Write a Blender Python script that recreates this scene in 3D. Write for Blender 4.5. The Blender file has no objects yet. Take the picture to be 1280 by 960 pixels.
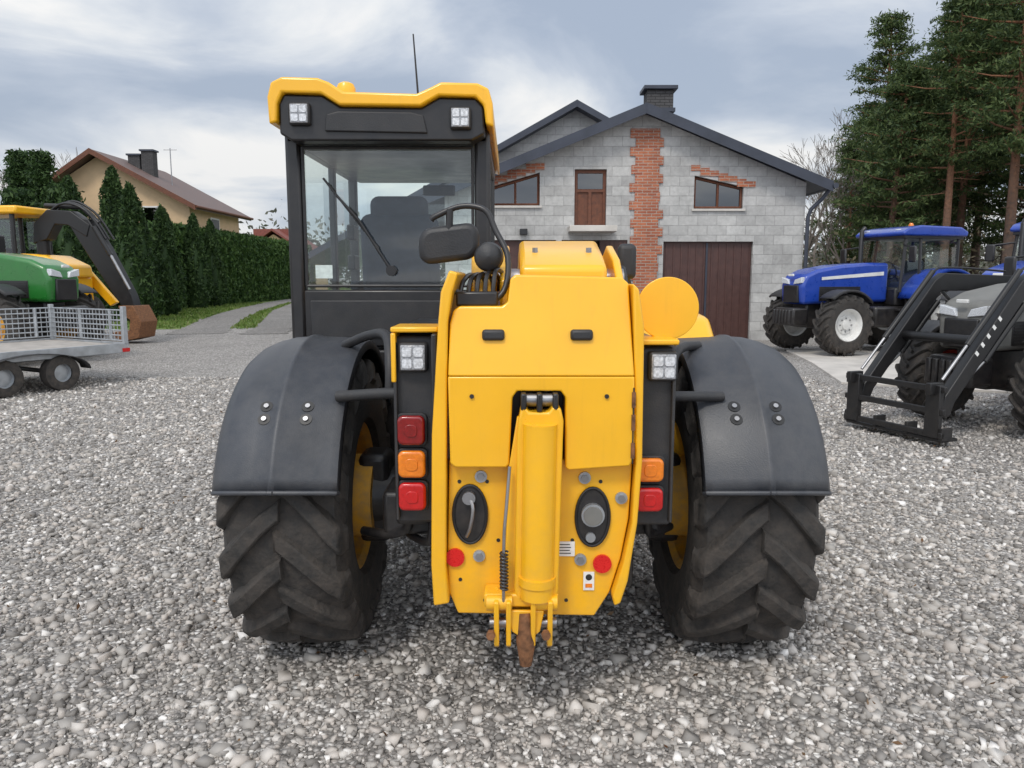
import bpy, math, random
import numpy as np
from mathutils import Vector, Matrix
from mathutils.geometry import tessellate_polygon
random.seed(7); RNG=np.random.default_rng(7)
S=bpy.context.scene
S.view_settings.view_transform='Standard'; S.view_settings.look='None'; S.view_settings.exposure=0
R=math.radians
# ------------------------------------------------------------------ materials
class NT:
    def __init__(s,nt): s.nt=nt; s.l=nt.links
    def n(s,t,ins=None,**kw):
        nd=s.nt.nodes.new(t)
        for k,v in kw.items(): setattr(nd,k,v)
        for k,v in (ins or {}).items():
            if isinstance(v,bpy.types.NodeSocket): s.l.new(v,nd.inputs[k])
            else: nd.inputs[k].default_value=v
        return nd
    def math(s,op,a,b=0.0,c=None,clamp=False):
        i={0:a,1:b}
        if c is not None: i[2]=c
        return s.n('ShaderNodeMath',i,operation=op,use_clamp=clamp).outputs[0]
    def mix(s,f,a,b,bt='MIX'):
        nd=s.nt.nodes.new('ShaderNodeMix'); nd.data_type='RGBA'; nd.blend_type=bt
        for idx,v in ((0,f),(6,a),(7,b)):
            if isinstance(v,bpy.types.NodeSocket): s.l.new(v,nd.inputs[idx])
            else: nd.inputs[idx].default_value=(v if idx==0 or len(v)==4 else (*v,1))
        return nd.outputs[2]
    def ramp(s,f,stops):
        nd=s.nt.nodes.new('ShaderNodeValToRGB'); s.l.new(f,nd.inputs[0]); e=nd.color_ramp.elements
        while len(e)<len(stops): e.new(0.5)
        for k,(p,c) in enumerate(stops):
            e[k].position=p; e[k].color=(c,c,c,1) if not hasattr(c,'__len__') else (*c[:3],1)
        return nd.outputs[0]
def newmat(name):
    m=bpy.data.materials.new(name); m.use_nodes=True; nt=m.node_tree; nt.nodes.clear()
    T=NT(nt); b=T.n('ShaderNodeBsdfPrincipled'); o=T.n('ShaderNodeOutputMaterial'); nt.links.new(b.outputs[0],o.inputs[0])
    return m,T,b,o
def pbr(name,col,rough=.5,metal=0,var=.12,scale=6,bump=0,bscale=60,dirt=0,dh=1.0,coat=0,rvar=.15,dcol=(.23,.19,.15),dbase=.22,streak=0):
    m,T,b,o=newmat(name)
    tc=T.n('ShaderNodeTexCoord').outputs['Object']
    nz=T.n('ShaderNodeTexNoise',{'Vector':tc,'Scale':scale,'Detail':4.0,'Roughness':.6}).outputs[0]
    f=T.ramp(nz,[(.3,0),(.7,1)])
    c=T.mix(f,tuple(x*(1-var) for x in col),tuple(min(1,x*(1+var)) for x in col))
    r=T.math('ADD',T.math('MULTIPLY',f,rvar),rough-rvar/2,clamp=True)
    if dirt:
        g=T.n('ShaderNodeNewGeometry').outputs['Position']
        z=T.n('ShaderNodeSeparateXYZ',{0:g}).outputs[2]
        low=T.math('SUBTRACT',1.0,T.math('DIVIDE',z,dh),clamp=True)
        n2=T.n('ShaderNodeTexNoise',{'Vector':tc,'Scale':14.0,'Detail':6.0,'Roughness':.7}).outputs[0]
        n2=T.ramp(n2,[(.35,0),(.75,1)])
        df=T.math('MULTIPLY',T.math('ADD',T.math('MULTIPLY',low,.9),dbase),n2)
        df=T.math('MULTIPLY',df,dirt,clamp=True)
        c=T.mix(df,c,dcol); r=T.math('ADD',r,T.math('MULTIPLY',df,.5),clamp=True)
    if streak:
        mp=T.n('ShaderNodeMapping',{'Vector':tc,'Scale':(38,38,2.2)}).outputs[0]
        n4=T.n('ShaderNodeTexNoise',{'Vector':mp,'Scale':1.0,'Detail':4.0,'Roughness':.6}).outputs[0]
        c=T.mix(T.math('MULTIPLY',T.ramp(n4,[(.56,0),(.72,1)]),streak),c,(.30,.15,.03))
    T.l.new(c,b.inputs['Base Color']); T.l.new(r,b.inputs['Roughness']); b.inputs['Metallic'].default_value=metal
    b.inputs['Coat Weight'].default_value=coat; b.inputs['Coat Roughness'].default_value=.15
    if bump:
        n3=T.n('ShaderNodeTexNoise',{'Vector':tc,'Scale':bscale,'Detail':2.0}).outputs[0]
        bp=T.n('ShaderNodeBump',{'Height':n3,'Strength':bump,'Distance':.01}); T.l.new(bp.outputs[0],b.inputs['Normal'])
    return m
def glassmat(name,tint=(.8,.88,.86),refl=.0,rough=.02):
    m,T,b,o=newmat(name); T.nt.nodes.remove(b)
    tr=T.n('ShaderNodeBsdfTransparent',{0:(*tint,1)}); gl=T.n('ShaderNodeBsdfGlossy',{0:(1,1,1,1),'Roughness':rough})
    lw=T.n('ShaderNodeLayerWeight',{0:.5}).outputs['Facing']; fr=T.math('ADD',T.math('MULTIPLY',T.math('POWER',lw,4.0),.8),.06+refl,clamp=True)
    mx=T.n('ShaderNodeMixShader',{0:fr,1:tr.outputs[0],2:gl.outputs[0]}); T.l.new(mx.outputs[0],o.inputs[0]); return m
def brickmat(name,c1,c2,mortar,w,h,mort,var=.5,bump=.5,rough=.9,offset=.5):
    m,T,b,o=newmat(name)
    g=T.n('ShaderNodeTexCoord').outputs['Object']; s=T.n('ShaderNodeSeparateXYZ',{0:g})
    xy=T.math('ADD',s.outputs[0],s.outputs[1])
    v=T.n('ShaderNodeCombineXYZ',{0:xy,1:s.outputs[2],2:0.0}).outputs[0]
    n2n=T.n('ShaderNodeTexNoise',{'Vector':g,'Scale':14.0,'Detail':4.0}); n2=n2n.outputs[0]
    vd=T.mix(.02,v,n2n.outputs['Color'],'ADD')
    br=T.n('ShaderNodeTexBrick',{'Vector':vd,'Color1':(*c1,1),'Color2':(*c2,1),'Mortar':(*mortar,1),'Scale':1.0,'Mortar Size':mort,'Mortar Smooth':.3,'Bias':0.0,'Brick Width':w,'Row Height':h},offset=offset)
    n1=T.n('ShaderNodeTexNoise',{'Vector':g,'Scale':1.3,'Detail':8.0,'Roughness':.72}).outputs[0]
    k=T.math('ADD',T.math('MULTIPLY',T.ramp(n1,[(.35,0),(.65,1)]),.34),T.math('ADD',T.math('MULTIPLY',n2,.35),.66))
    kc=T.n('ShaderNodeCombineXYZ',{0:k,1:k,2:k}).outputs[0]
    c=T.mix(1.0,br.outputs[0],kc,'MULTIPLY'); T.l.new(c,b.inputs['Base Color']); b.inputs['Roughness'].default_value=rough
    hgt=T.math('SUBTRACT',T.math('MULTIPLY',n2,.4),br.outputs['Fac'])
    bp=T.n('ShaderNodeBump',{'Height':hgt,'Strength':bump,'Distance':.02}); T.l.new(bp.outputs[0],b.inputs['Normal']); return m
def leafmat(name,cols,rough=.6,transl=.25):
    m,T,b,o=newmat(name)
    rd=T.n('ShaderNodeNewGeometry').outputs['Random Per Island']
    c=T.ramp(rd,[(i/(len(cols)-1) if len(cols)>1 else 0,x) for i,x in enumerate(cols)])
    T.l.new(c,b.inputs['Base Color']); b.inputs['Roughness'].default_value=rough; b.inputs['Specular IOR Level'].default_value=.25
    t=T.n('ShaderNodeBsdfTranslucent',{0:c}); mx=T.n('ShaderNodeMixShader',{0:transl,1:b.outputs[0],2:t.outputs[0]}); T.l.new(mx.outputs[0],o.inputs[0]); return m
def barkmat(name,lo,hi):
    m,T,b,o=newmat(name); g=T.n('ShaderNodeTexCoord').outputs['Object']
    z=T.n('ShaderNodeSeparateXYZ',{0:g}).outputs[2]
    n=T.n('ShaderNodeTexNoise',{'Vector':g,'Scale':9.0,'Detail':4.0}).outputs[0]
    f=T.math('ADD',T.math('MULTIPLY',z,.16),T.math('SUBTRACT',n,.9),clamp=True)
    T.l.new(T.mix(f,lo,hi),b.inputs['Base Color']); b.inputs['Roughness'].default_value=.9
    bp=T.n('ShaderNodeBump',{'Height':n,'Strength':.8,'Distance':.05}); T.l.new(bp.outputs[0],b.inputs['Normal']); return m

M={}
M['yel']=pbr('yellow_paint',(.90,.465,.008),.34,var=.04,scale=3,dirt=.30,dh=1.2,coat=.4,dbase=.08,streak=.07)
M['yel2']=pbr('yellow_rim_paint',(.75,.38,.02),.45,var=.12,dirt=.9,dh=1.6)
M['blk']=pbr('black_paint',(.012,.012,.014),.38,var=.3,dirt=.22,dh=1.4,coat=.1)
M['blk2']=pbr('black_gloss_paint',(.010,.010,.011),.42,var=.2,dirt=.10,dh=1.0,dbase=.08)
M['plastic']=pbr('black_plastic',(.022,.023,.026),.5,var=.25,bump=.12,bscale=160,dirt=.20,dh=1.6)
M['fender']=pbr('fender_plastic',(.040,.044,.053),.42,var=.22,scale=3,bump=.12,bscale=220,dirt=.28,dh=2.0,dcol=(.2,.19,.18))
M['rubber']=pbr('tyre_rubber',(.026,.025,.024),.78,var=.4,scale=9,bump=.5,bscale=50,dirt=.8,dh=1.5,dcol=(.12,.10,.085))
M['steel']=pbr('steel',(.35,.35,.36),.35,metal=.9,var=.2,dirt=.3)
M['galv']=pbr('galvanised_steel',(.42,.44,.46),.45,metal=.7,var=.2)
M['rust']=pbr('rusty_steel',(.18,.08,.035),.8,var=.5,scale=30,bump=.4)
M['red']=pbr('red_lens',(.5,.008,.008),.18,var=.15,scale=60,coat=.5)
M['redd']=pbr('dark_red_lens',(.22,.006,.006),.15,var=.2,scale=60,coat=.5)
M['redr']=pbr('red_reflector',(.62,.012,.01),.3,var=.1,scale=200)
M['org']=pbr('orange_lens',(.75,.20,.01),.18,var=.15,scale=60,coat=.5)
M['lamp']=pbr('lamp_lens',(.60,.62,.65),.15,var=.35,scale=90,coat=.6)
M['lampd']=pbr('lamp_reflector',(.30,.31,.33),.2,var=.4,scale=120,coat=.6)
M['white']=pbr('white_label',(.75,.75,.73),.5,var=.12,scale=60)
M['blue']=pbr('blue_paint',(.010,.05,.34),.3,var=.1,dirt=.2,coat=.5)
M['green']=pbr('green_paint',(.012,.15,.02),.3,var=.1,dirt=.3,coat=.5)
M['redp']=pbr('red_paint',(.45,.03,.02),.4,var=.15,dirt=.4)
M['greyp']=pbr('grey_paint',(.17,.17,.16),.5,var=.2,dirt=.5)
M['whp']=pbr('white_paint',(.72,.72,.7),.45,var=.1,dirt=.4)
M['seat']=pbr('seat_fabric',(.035,.042,.06),.85,var=.3,scale=20)
M['glass']=glassmat('cab_glass',(.90,.96,.945),.0)
M['dglass']=glassmat('dark_glass',(.08,.09,.10),.06)
M['mirror']=pbr('mirror_glass',(.7,.72,.75),.08,metal=1,var=.05)
M['door']=pbr('brown_sheet_door',(.075,.034,.028),.5,var=.2)
M['wood']=pbr('brown_wood',(.13,.045,.022),.6,var=.3,scale=12)
M['rooft']=pbr('dark_metal_roof',(.036,.042,.06),.45,var=.25,scale=2)
M['roofb']=pbr('brown_tile_roof',(.14,.095,.085),.6,var=.25,scale=3)
M['roofr']=pbr('red_tile_roof',(.2,.06,.045),.7,var=.25)
M['stucco']=pbr('cream_stucco',(.64,.46,.28),.85,var=.08,scale=2)
M['conc']=pbr('concrete',(.52,.49,.45),.85,var=.18,scale=1.6,bump=.15,bscale=20)
M['deckw']=pbr('trailer_deck',(.36,.33,.30),.7,var=.25,scale=5)
M['block']=brickmat('concrete_block_wall',(.48,.475,.46),(.38,.375,.365),(.33,.325,.315),.5,.25,.010)
M['block2']=brickmat('block_wall_rear',(.40,.395,.385),(.35,.345,.34),(.29,.285,.275),.5,.25,.010)
M['brick']=brickmat('red_brick',(.44,.15,.075),(.30,.09,.05),(.36,.30,.25),.25,.075,.01)
M['chim']=brickmat('dark_brick',(.08,.078,.08),(.06,.058,.06),(.03,.03,.03),.25,.075,.01)
M['needle']=leafmat('pine_needles',[(.03,.055,.024),(.055,.09,.03),(.085,.125,.04),(.13,.165,.06)])
M['thuja']=leafmat('thuja_foliage',[(.016,.036,.014),(.03,.062,.02),(.048,.09,.026),(.07,.12,.037)])
M['hedge']=leafmat('hedge_foliage',[(.02,.05,.016),(.045,.095,.025),(.07,.13,.034),(.10,.17,.045)])
M['scrub']=leafmat('scrub_leaves',[(.10,.085,.055),(.14,.115,.07),(.08,.095,.045),(.18,.14,.095)])
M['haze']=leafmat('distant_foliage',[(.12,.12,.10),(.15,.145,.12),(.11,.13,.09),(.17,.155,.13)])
M['dead']=leafmat('dead_leaves',[(.10,.05,.025),(.16,.09,.045),(.22,.14,.08)],transl=.1)
M['grassb']=leafmat('grass_blades',[(.07,.13,.02),(.11,.18,.035),(.15,.22,.05),(.2,.22,.08)])
M['bark']=barkmat('pine_bark',(.10,.07,.055),(.30,.14,.075))
M['twig']=pbr('bare_twigs',(.17,.145,.125),.9,var=.2)
# gravel
BIG=[(.25,(.85,.835,.82)),(.5,(1.03,1.015,.995)),(.75,(1.20,1.18,1.15))]
def bigvar(T,g):
    big=T.n('ShaderNodeTexNoise',{'Vector':g,'Scale':.5,'Detail':5.0,'Roughness':.65}).outputs[0]
    return T.ramp(big,BIG)
def gravel(name,dark=1.0):
    m,T,b,o=newmat(name)
    g=T.n('ShaderNodeTexCoord').outputs['Object']
    v1=T.n('ShaderNodeTexVoronoi',{'Vector':g,'Scale':48.0,'Randomness':1.0})
    r1=T.n('ShaderNodeSeparateColor',{0:v1.outputs['Color']})
    c=T.ramp(r1.outputs[0],[(0,(.17,.16,.15)),(.3,(.28,.265,.25)),(.6,(.40,.375,.355)),(.85,(.52,.50,.48)),(1,(.72,.71,.69))])
    crevice_shade=T.ramp(v1.outputs['Distance'],[(.30,dark),(.75,.45*dark)])  # crevice shade between stones, painted into the bed colour
    c=T.mix(1.0,c,crevice_shade,'MULTIPLY')
    c=T.mix(1.0,c,bigvar(T,g),'MULTIPLY'); T.l.new(c,b.inputs['Base Color']); b.inputs['Roughness'].default_value=.85
    h=T.math('SUBTRACT',T.math('MULTIPLY',r1.outputs[2],.5),v1.outputs['Distance'])
    bp=T.n('ShaderNodeBump',{'Height':h,'Strength':.9,'Distance':.012}); T.l.new(bp.outputs[0],b.inputs['Normal']); return m
M['gravel']=gravel('gravel_bed'); M['gravel2']=gravel('driveway_gravel',.72)
def stonemat():
    m,T,b,o=newmat('gravel_stone'); rd=T.n('ShaderNodeNewGeometry').outputs['Random Per Island']
    c=T.ramp(rd,[(0,(.17,.16,.15)),(.22,(.29,.275,.26)),(.5,(.40,.38,.355)),(.72,(.48,.44,.405)),(.9,(.60,.58,.555)),(1,(.80,.78,.76))])
    g=T.n('ShaderNodeTexCoord').outputs['Object']
    c=T.mix(1.0,c,bigvar(T,g),'MULTIPLY')
    T.l.new(c,b.inputs['Base Color']); b.inputs['Roughness'].default_value=.8; return m
M['stone']=stonemat()
def grassmat():
    m,T,b,o=newmat('grass_ground'); g=T.n('ShaderNodeTexCoord').outputs['Object']
    n=T.n('ShaderNodeTexNoise',{'Vector':g,'Scale':1.3,'Detail':8.0,'Roughness':.75}).outputs[0]
    T.l.new(T.ramp(n,[(.3,(.07,.11,.02)),(.5,(.12,.18,.035)),(.7,(.20,.21,.07))]),b.inputs['Base Color']); b.inputs['Roughness'].default_value=.9
    return m
M['grass']=grassmat()
# ------------------------------------------------------------------ builders
def empty(name,loc=(0,0,0),rz=0,sc=1):
    e=bpy.data.objects.new(name,None); S.collection.objects.link(e); e.location=loc; e.rotation_euler=(0,0,rz); e.scale=(sc,)*3
    e.empty_display_size=.3; return e
def mk(name,v,f,mat,parent=None,smooth=None,bevel=0,seg=2,off=None,solid=0):
    me=bpy.data.meshes.new(name); me.from_pydata([tuple(p) for p in v],[],f); me.update()
    o=bpy.data.objects.new(name,me); S.collection.objects.link(o)
    if mat: me.materials.append(M[mat] if isinstance(mat,str) else mat)
    if parent:
        o.parent=parent
        if parent.get('world'): o.matrix_parent_inverse=Matrix.Translation(-Vector(parent.location))
    if smooth is not None:
        me.shade_smooth(); me.set_sharp_from_angle(angle=R(smooth))
    if solid:
        md=o.modifiers.new('s','SOLIDIFY'); md.thickness=solid; md.offset=0
    if bevel:
        md=o.modifiers.new('b','BEVEL'); md.width=bevel; md.segments=seg; md.limit_method='ANGLE'; md.angle_limit=R(35)
        me.shade_smooth(); me.set_sharp_from_angle(angle=R(50)) if smooth is None else None
    return o
BF=[(0,3,2,1),(4,5,6,7),(0,1,5,4),(1,2,6,5),(2,3,7,6),(3,0,4,7)]
def box(p,name,c,s,mat,bevel=0,rot=None,**k):
    x,y,z=[q/2 for q in s]; v=[Vector(q) for q in [(-x,-y,-z),(x,-y,-z),(x,y,-z),(-x,y,-z),(-x,-y,z),(x,-y,z),(x,y,z),(-x,y,z)]]
    if rot:
        m=Matrix.Rotation(R(rot[2]),3,'Z')@Matrix.Rotation(R(rot[1]),3,'Y')@Matrix.Rotation(R(rot[0]),3,'X'); v=[m@q for q in v]
    v=[q+Vector(c) for q in v]; return mk(name,v,BF,mat,p,bevel=bevel,**k)
def bx(p,name,x0,x1,y0,y1,z0,z1,mat,bevel=0,**k):
    return box(p,name,((x0+x1)/2,(y0+y1)/2,(z0+z1)/2),(x1-x0,y1-y0,z1-z0),mat,bevel,**k)
def pane(p,name,a,b,c,d,mat='glass'): return mk(name,[a,b,c,d],[(0,1,2,3)],mat,p)
def tubedata(pts,rad,n=10,cap=True,base=0):
    pts=[Vector(q) for q in pts]; 
    if not hasattr(rad,'__len__'): rad=[rad]*len(pts)
    V=[];F=[]; prev=None
    for i,p in enumerate(pts):
        d=(pts[min(i+1,len(pts)-1)]-pts[max(i-1,0)]).normalized()
        if prev is None:
            a=Vector((0,0,1)) if abs(d.z)<.9 else Vector((1,0,0)); u=d.cross(a).normalized()
        else: u=(prev-d*prev.dot(d)).normalized()
        prev=u; w=d.cross(u)
        for k in range(n):
            t=2*math.pi*k/n; V.append(p+(u*math.cos(t)+w*math.sin(t))*rad[i])
    for i in range(len(pts)-1):
        for k in range(n):
            a=base+i*n+k; b=base+i*n+(k+1)%n; F.append((a,b,b+n,a+n))
    if cap: F.append(tuple(base+k for k in range(n))[::-1]); F.append(tuple(base+(len(pts)-1)*n+k for k in range(n)))
    return V,F
def tube(p,name,pts,r,mat,n=12,smoothpts=0,**k):
    if smoothpts:
        P=[Vector(q) for q in pts]; out=[]
        for i in range(len(P)-1):
            p0=P[max(i-1,0)];p1=P[i];p2=P[i+1];p3=P[min(i+2,len(P)-1)]
            for j in range(smoothpts):
                t=j/smoothpts; out.append(.5*((2*p1)+(p2-p0)*t+(2*p0-5*p1+4*p2-p3)*t*t+(3*p1-p0-3*p2+p3)*t**3))
        out.append(P[-1]); pts=out
    v,f=tubedata(pts,r,n); return mk(name,v,f,mat,p,smooth=40,**k)
def prism(p,name,pts,a0,a1,mat,axis='y',bevel=0,shear=None,**k):
    """polygon outline extruded along an axis; axis y: pts=(x,z); axis x: pts=(y,z); axis z: pts=(x,y)"""
    n=len(pts); V=[]
    for a in (a0,a1):
        for q in pts:
            c={'y':(q[0],a,q[1]),'x':(a,q[0],q[1]),'z':(q[0],q[1],a)}[axis]
            if shear: c=shear(*c)
            V.append(c)
    F=[tuple(range(n)),tuple(range(2*n-1,n-1,-1))]+[(i,i+n,(i+1)%n+n,(i+1)%n) for i in range(n)]
    o=mk(name,V,F,mat,p)
    import bmesh
    bm=bmesh.new(); bm.from_mesh(o.data); bmesh.ops.recalc_face_normals(bm,faces=bm.faces); bm.to_mesh(o.data); bm.free()
    if bevel:
        md=o.modifiers.new('b','BEVEL'); md.width=bevel; md.segments=3; md.limit_method='ANGLE'; md.angle_limit=R(25)
        o.data.shade_smooth(); o.data.set_sharp_from_angle(angle=R(40))
    return o
def rrect(cx,cz,w,h,r,n=5):
    out=[]
    for sx,sz,a in ((1,1,0),(-1,1,90),(-1,-1,180),(1,-1,270)):
        for i in range(n+1):
            t=R(a+90*i/n); out.append((cx+sx*(w/2-r)+r*math.cos(t),cz+sz*(h/2-r)+r*math.sin(t)))
    return out
def lathe(p,name,prof,c,mat,axis='x',n=40,smooth=35):
    V=[];F=[]; m=len(prof)
    for i in range(n):
        t=2*math.pi*i/n
        for a,r in prof:
            q={'x':(a,r*math.cos(t),r*math.sin(t)),'y':(r*math.cos(t),a,r*math.sin(t)),'z':(r*math.cos(t),r*math.sin(t),a)}[axis]
            V.append((q[0]+c[0],q[1]+c[1],q[2]+c[2]))
    for i in range(n):
        j=(i+1)%n
        for k in range(m-1): F.append((i*m+k,i*m+k+1,j*m+k+1,j*m+k))
    return mk(name,V,F,mat,p,smooth=smooth)
def arcband(p,name,x0,x1,yc,zc,r,a0,a1,mat,n=24,prof=None,th=.012):
    prof=prof or [(x0,-.03),(x0+.008,0),(x1-.008,0),(x1,-.03)]
    V=[];F=[];m=len(prof)
    for i in range(n+1):
        a=R(a0+(a1-a0)*i/n)
        for x,dr in prof: V.append((x,yc+(r+dr)*math.cos(a),zc+(r+dr)*math.sin(a)))
    for i in range(n):
        for k in range(m-1): F.append((i*m+k,i*m+k+1,(i+1)*m+k+1,(i+1)*m+k))
    return mk(name,V,F,mat,p,smooth=50,solid=th)
def wheel(p,name,c,r,w,rim,rimmat,side=1,nl=18,lh=.045,hw=.045,sweep=.42,lugs=True):
    """axis x; side=+1 outer face towards +x"""
    cx,cy,cz=c; Rc=r-(lh if lugs else .005); h=w/2
    pf=[(-h*.78,rim),(-h*.95,rim+.03),(-h*1.0,rim+(Rc-rim)*.45),(-h*.97,rim+(Rc-rim)*.75),(-h*.86,Rc-.03),(-h*.6,Rc-.008),(0,Rc),(h*.6,Rc-.008),(h*.86,Rc-.03),(h*.97,rim+(Rc-rim)*.75),(h,rim+(Rc-rim)*.45),(h*.95,rim+.03),(h*.78,rim)]
    lathe(p,name+'_tyre',pf,c,'rubber',n=56)
    if lugs:
        V=[];F=[]
        for sd in (-1,1):
            for k in range(nl):
                a0=2*math.pi*(k+(.5 if sd>0 else 0))/nl
                st=[(-.04,0,r-.004),(.25,.22,r),(.5,.47,r-.003),(.75,.74,r-.010),(.94,.93,r-.022),(1.0,1.0,r-.055),(1.02,1.04,r-.12)]
                b=len(V)
                for (fx,ft,rt) in st:
                    a=a0+sweep*ft; x=sd*fx*h*1.0
                    wd=hw*(.85+.35*fx); 
                    base=min(rt,Rc)-.03
                    for (da,rr) in ((-wd*1.25,base),(-wd*.8,rt),(wd*.8,rt),(wd*1.25,base)):
                        V.append((cx+x*(1 if rr>base or fx<.9 else .93),cy+rr*math.cos(a+da),cz+rr*math.sin(a+da)))
                for i in range(len(st)-1):
                    for j in range(3): F.append((b+i*4+j,b+i*4+j+1,b+(i+1)*4+j+1,b+(i+1)*4+j))
                F.append((b,b+1,b+2,b+3)); e=b+(len(st)-1)*4; F.append((e+3,e+2,e+1,e))
        mk(name+'_lugs',V,F,'rubber',p,bevel=.006,seg=1)
    s=side
    pr=[(s*h*.82,rim+.012),(s*h*.86,rim+.0),(s*h*.78,rim-.02),(s*h*.3,rim-.05),(s*h*.2,rim*.62),(s*h*.32,rim*.55),(s*h*.32,rim*.3),(s*h*.5,rim*.28),(s*h*.52,.001)]
    lathe(p,name+'_rim',pr,c,rimmat,n=40)
    pr=[(-s*h*.82,rim+.012),(-s*h*.84,rim),(-s*h*.74,rim-.025),(-s*h*.0,rim-.05),(s*h*.1,rim*.6),(s*h*.1,.001)]
    lathe(p,name+'_rim_inner',pr,c,rimmat,n=40)
    for k in range(8):
        a=2*math.pi*k/8; q=(cx+s*h*.33,cy+rim*.43*math.cos(a),cz+rim*.43*math.sin(a))
        tube(p,name+'_bolt',[q,(q[0]+s*.025,q[1],q[2])],.014,'steel',n=6)
def npmesh(name,V,nper,faces,mat,parent=None):
    """V: (N,nper,3) ; faces: quads idx (k,4)"""
    N=V.shape[0]; faces=np.array(faces,dtype=np.int64)
    idx=(np.arange(N)[:,None,None]*nper+faces[None]).reshape(-1).astype(np.int32)
    me=bpy.data.meshes.new(name); me.vertices.add(N*nper); me.vertices.foreach_set('co',V.reshape(-1).astype(np.float32))
    nf=N*faces.shape[0]; me.loops.add(len(idx)); me.loops.foreach_set('vertex_index',idx)
    me.polygons.add(nf); me.polygons.foreach_set('loop_start',np.arange(nf,dtype=np.int32)*4)
    me.update(calc_edges=True); me.validate()
    me.materials.append(M[mat]); o=bpy.data.objects.new(name,me); S.collection.objects.link(o)
    if parent: o.parent=parent
    return o
def leaves(name,C,size,mat,parent=None,el=.45,up=0):
    C=np.asarray(C); N=len(C); u=RNG.normal(size=(N,3)); u[:,2]+=up; u/=np.linalg.norm(u,axis=1)[:,None]
    w=RNG.normal(size=(N,3)); v=np.cross(u,w); v/=np.linalg.norm(v,axis=1)[:,None]
    s=size*RNG.uniform(.6,1.3,size=(N,1)); u=u*s; v=v*s*el
    V=np.stack([C-u-v*.6,C+v,C+u+v*.2,C-v*.9],axis=1)
    return npmesh(name,V,4,[(0,1,2,3)],mat,parent)
# ------------------------------------------------------------------ world / light / camera
w=bpy.data.worlds.new('World'); S.world=w; w.use_nodes=True; w.node_tree.nodes.clear(); T=NT(w.node_tree)
SUN_EL=52; SUN_AZ=205   # degrees, azimuth clockwise from +Y
d=T.n('ShaderNodeTexCoord').outputs['Generated']; sp=T.n('ShaderNodeSeparateXYZ',{0:d})
zz=T.math('ADD',T.math('MAXIMUM',sp.outputs[2],0.0),.17)
px=T.math('DIVIDE',sp.outputs[0],zz); py=T.math('DIVIDE',sp.outputs[1],zz)
cv=T.n('ShaderNodeCombineXYZ',{0:px,1:py,2:4.6}).outputs[0]
n1=T.n('ShaderNodeTexNoise',{'Vector':cv,'Scale':1.1,'Detail':8.0,'Roughness':.54,'Distortion':.4}).outputs[0]
n2=T.n('ShaderNodeTexNoise',{'Vector':cv,'Scale':.55,'Detail':2.0,'Roughness':.5}).outputs[0]
mixn=T.math('ADD',T.math('MULTIPLY',n1,.6),T.math('MULTIPLY',n2,.4))
cl=T.ramp(mixn,[(.40,(.47,.545,.67)),(.465,(.60,.665,.77)),(.52,(.80,.84,.89)),(.58,(1.04,1.03,1.01))])
hor=T.math('POWER',T.math('SUBTRACT',1.0,T.math('MAXIMUM',sp.outputs[2],0.0),clamp=True),9.0)
cl=T.mix(T.math('MULTIPLY',hor,.5),cl,(.76,.81,.88))
back=T.math('MULTIPLY_ADD',sp.outputs[1],-.6,.25,clamp=True)
zen=T.math('MULTIPLY',T.math('MAXIMUM',sp.outputs[2],0.0),.45)
gain=T.math('MULTIPLY',T.math('ADD',T.math('ADD',back,zen),.86),9.8)
gc=T.n('ShaderNodeCombineXYZ',{0:gain,1:gain,2:gain}).outputs[0]
cl=T.mix(1.0,cl,gc,'MULTIPLY')
sky=T.n('ShaderNodeTexSky',sky_type='NISHITA',sun_disc=False,sun_elevation=R(SUN_EL),sun_rotation=R(SUN_AZ),air_density=1.0,dust_density=2.0)
cover=T.ramp(mixn,[(.38,.80),(.50,.96)])
col=T.mix(cover,sky.outputs[0],cl)
bg=T.n('ShaderNodeBackground',{0:col,1:.1}); ow=T.n('ShaderNodeOutputWorld',{0:bg.outputs[0]})
L=bpy.data.lights.new('sun','SUN'); L.energy=1.5; L.angle=R(12); L.color=(1,.95,.88)
lo=bpy.data.objects.new('sun',L); S.collection.objects.link(lo)
sd=Vector((math.sin(R(SUN_AZ))*math.cos(R(SUN_EL)),math.cos(R(SUN_AZ))*math.cos(R(SUN_EL)),math.sin(R(SUN_EL))))
lo.rotation_mode='QUATERNION'; lo.rotation_quaternion=(-sd).to_track_quat('-Z','Y'); lo.location=sd*50
cam=bpy.data.cameras.new('camera'); co=bpy.data.objects.new('camera',cam); S.collection.objects.link(co); S.camera=co
co.location=(0,0,1.65); co.rotation_euler=(R(90-7.9),0,0); cam.sensor_width=36; cam.lens=27; cam.clip_end=3000; cam.clip_start=.05
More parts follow.
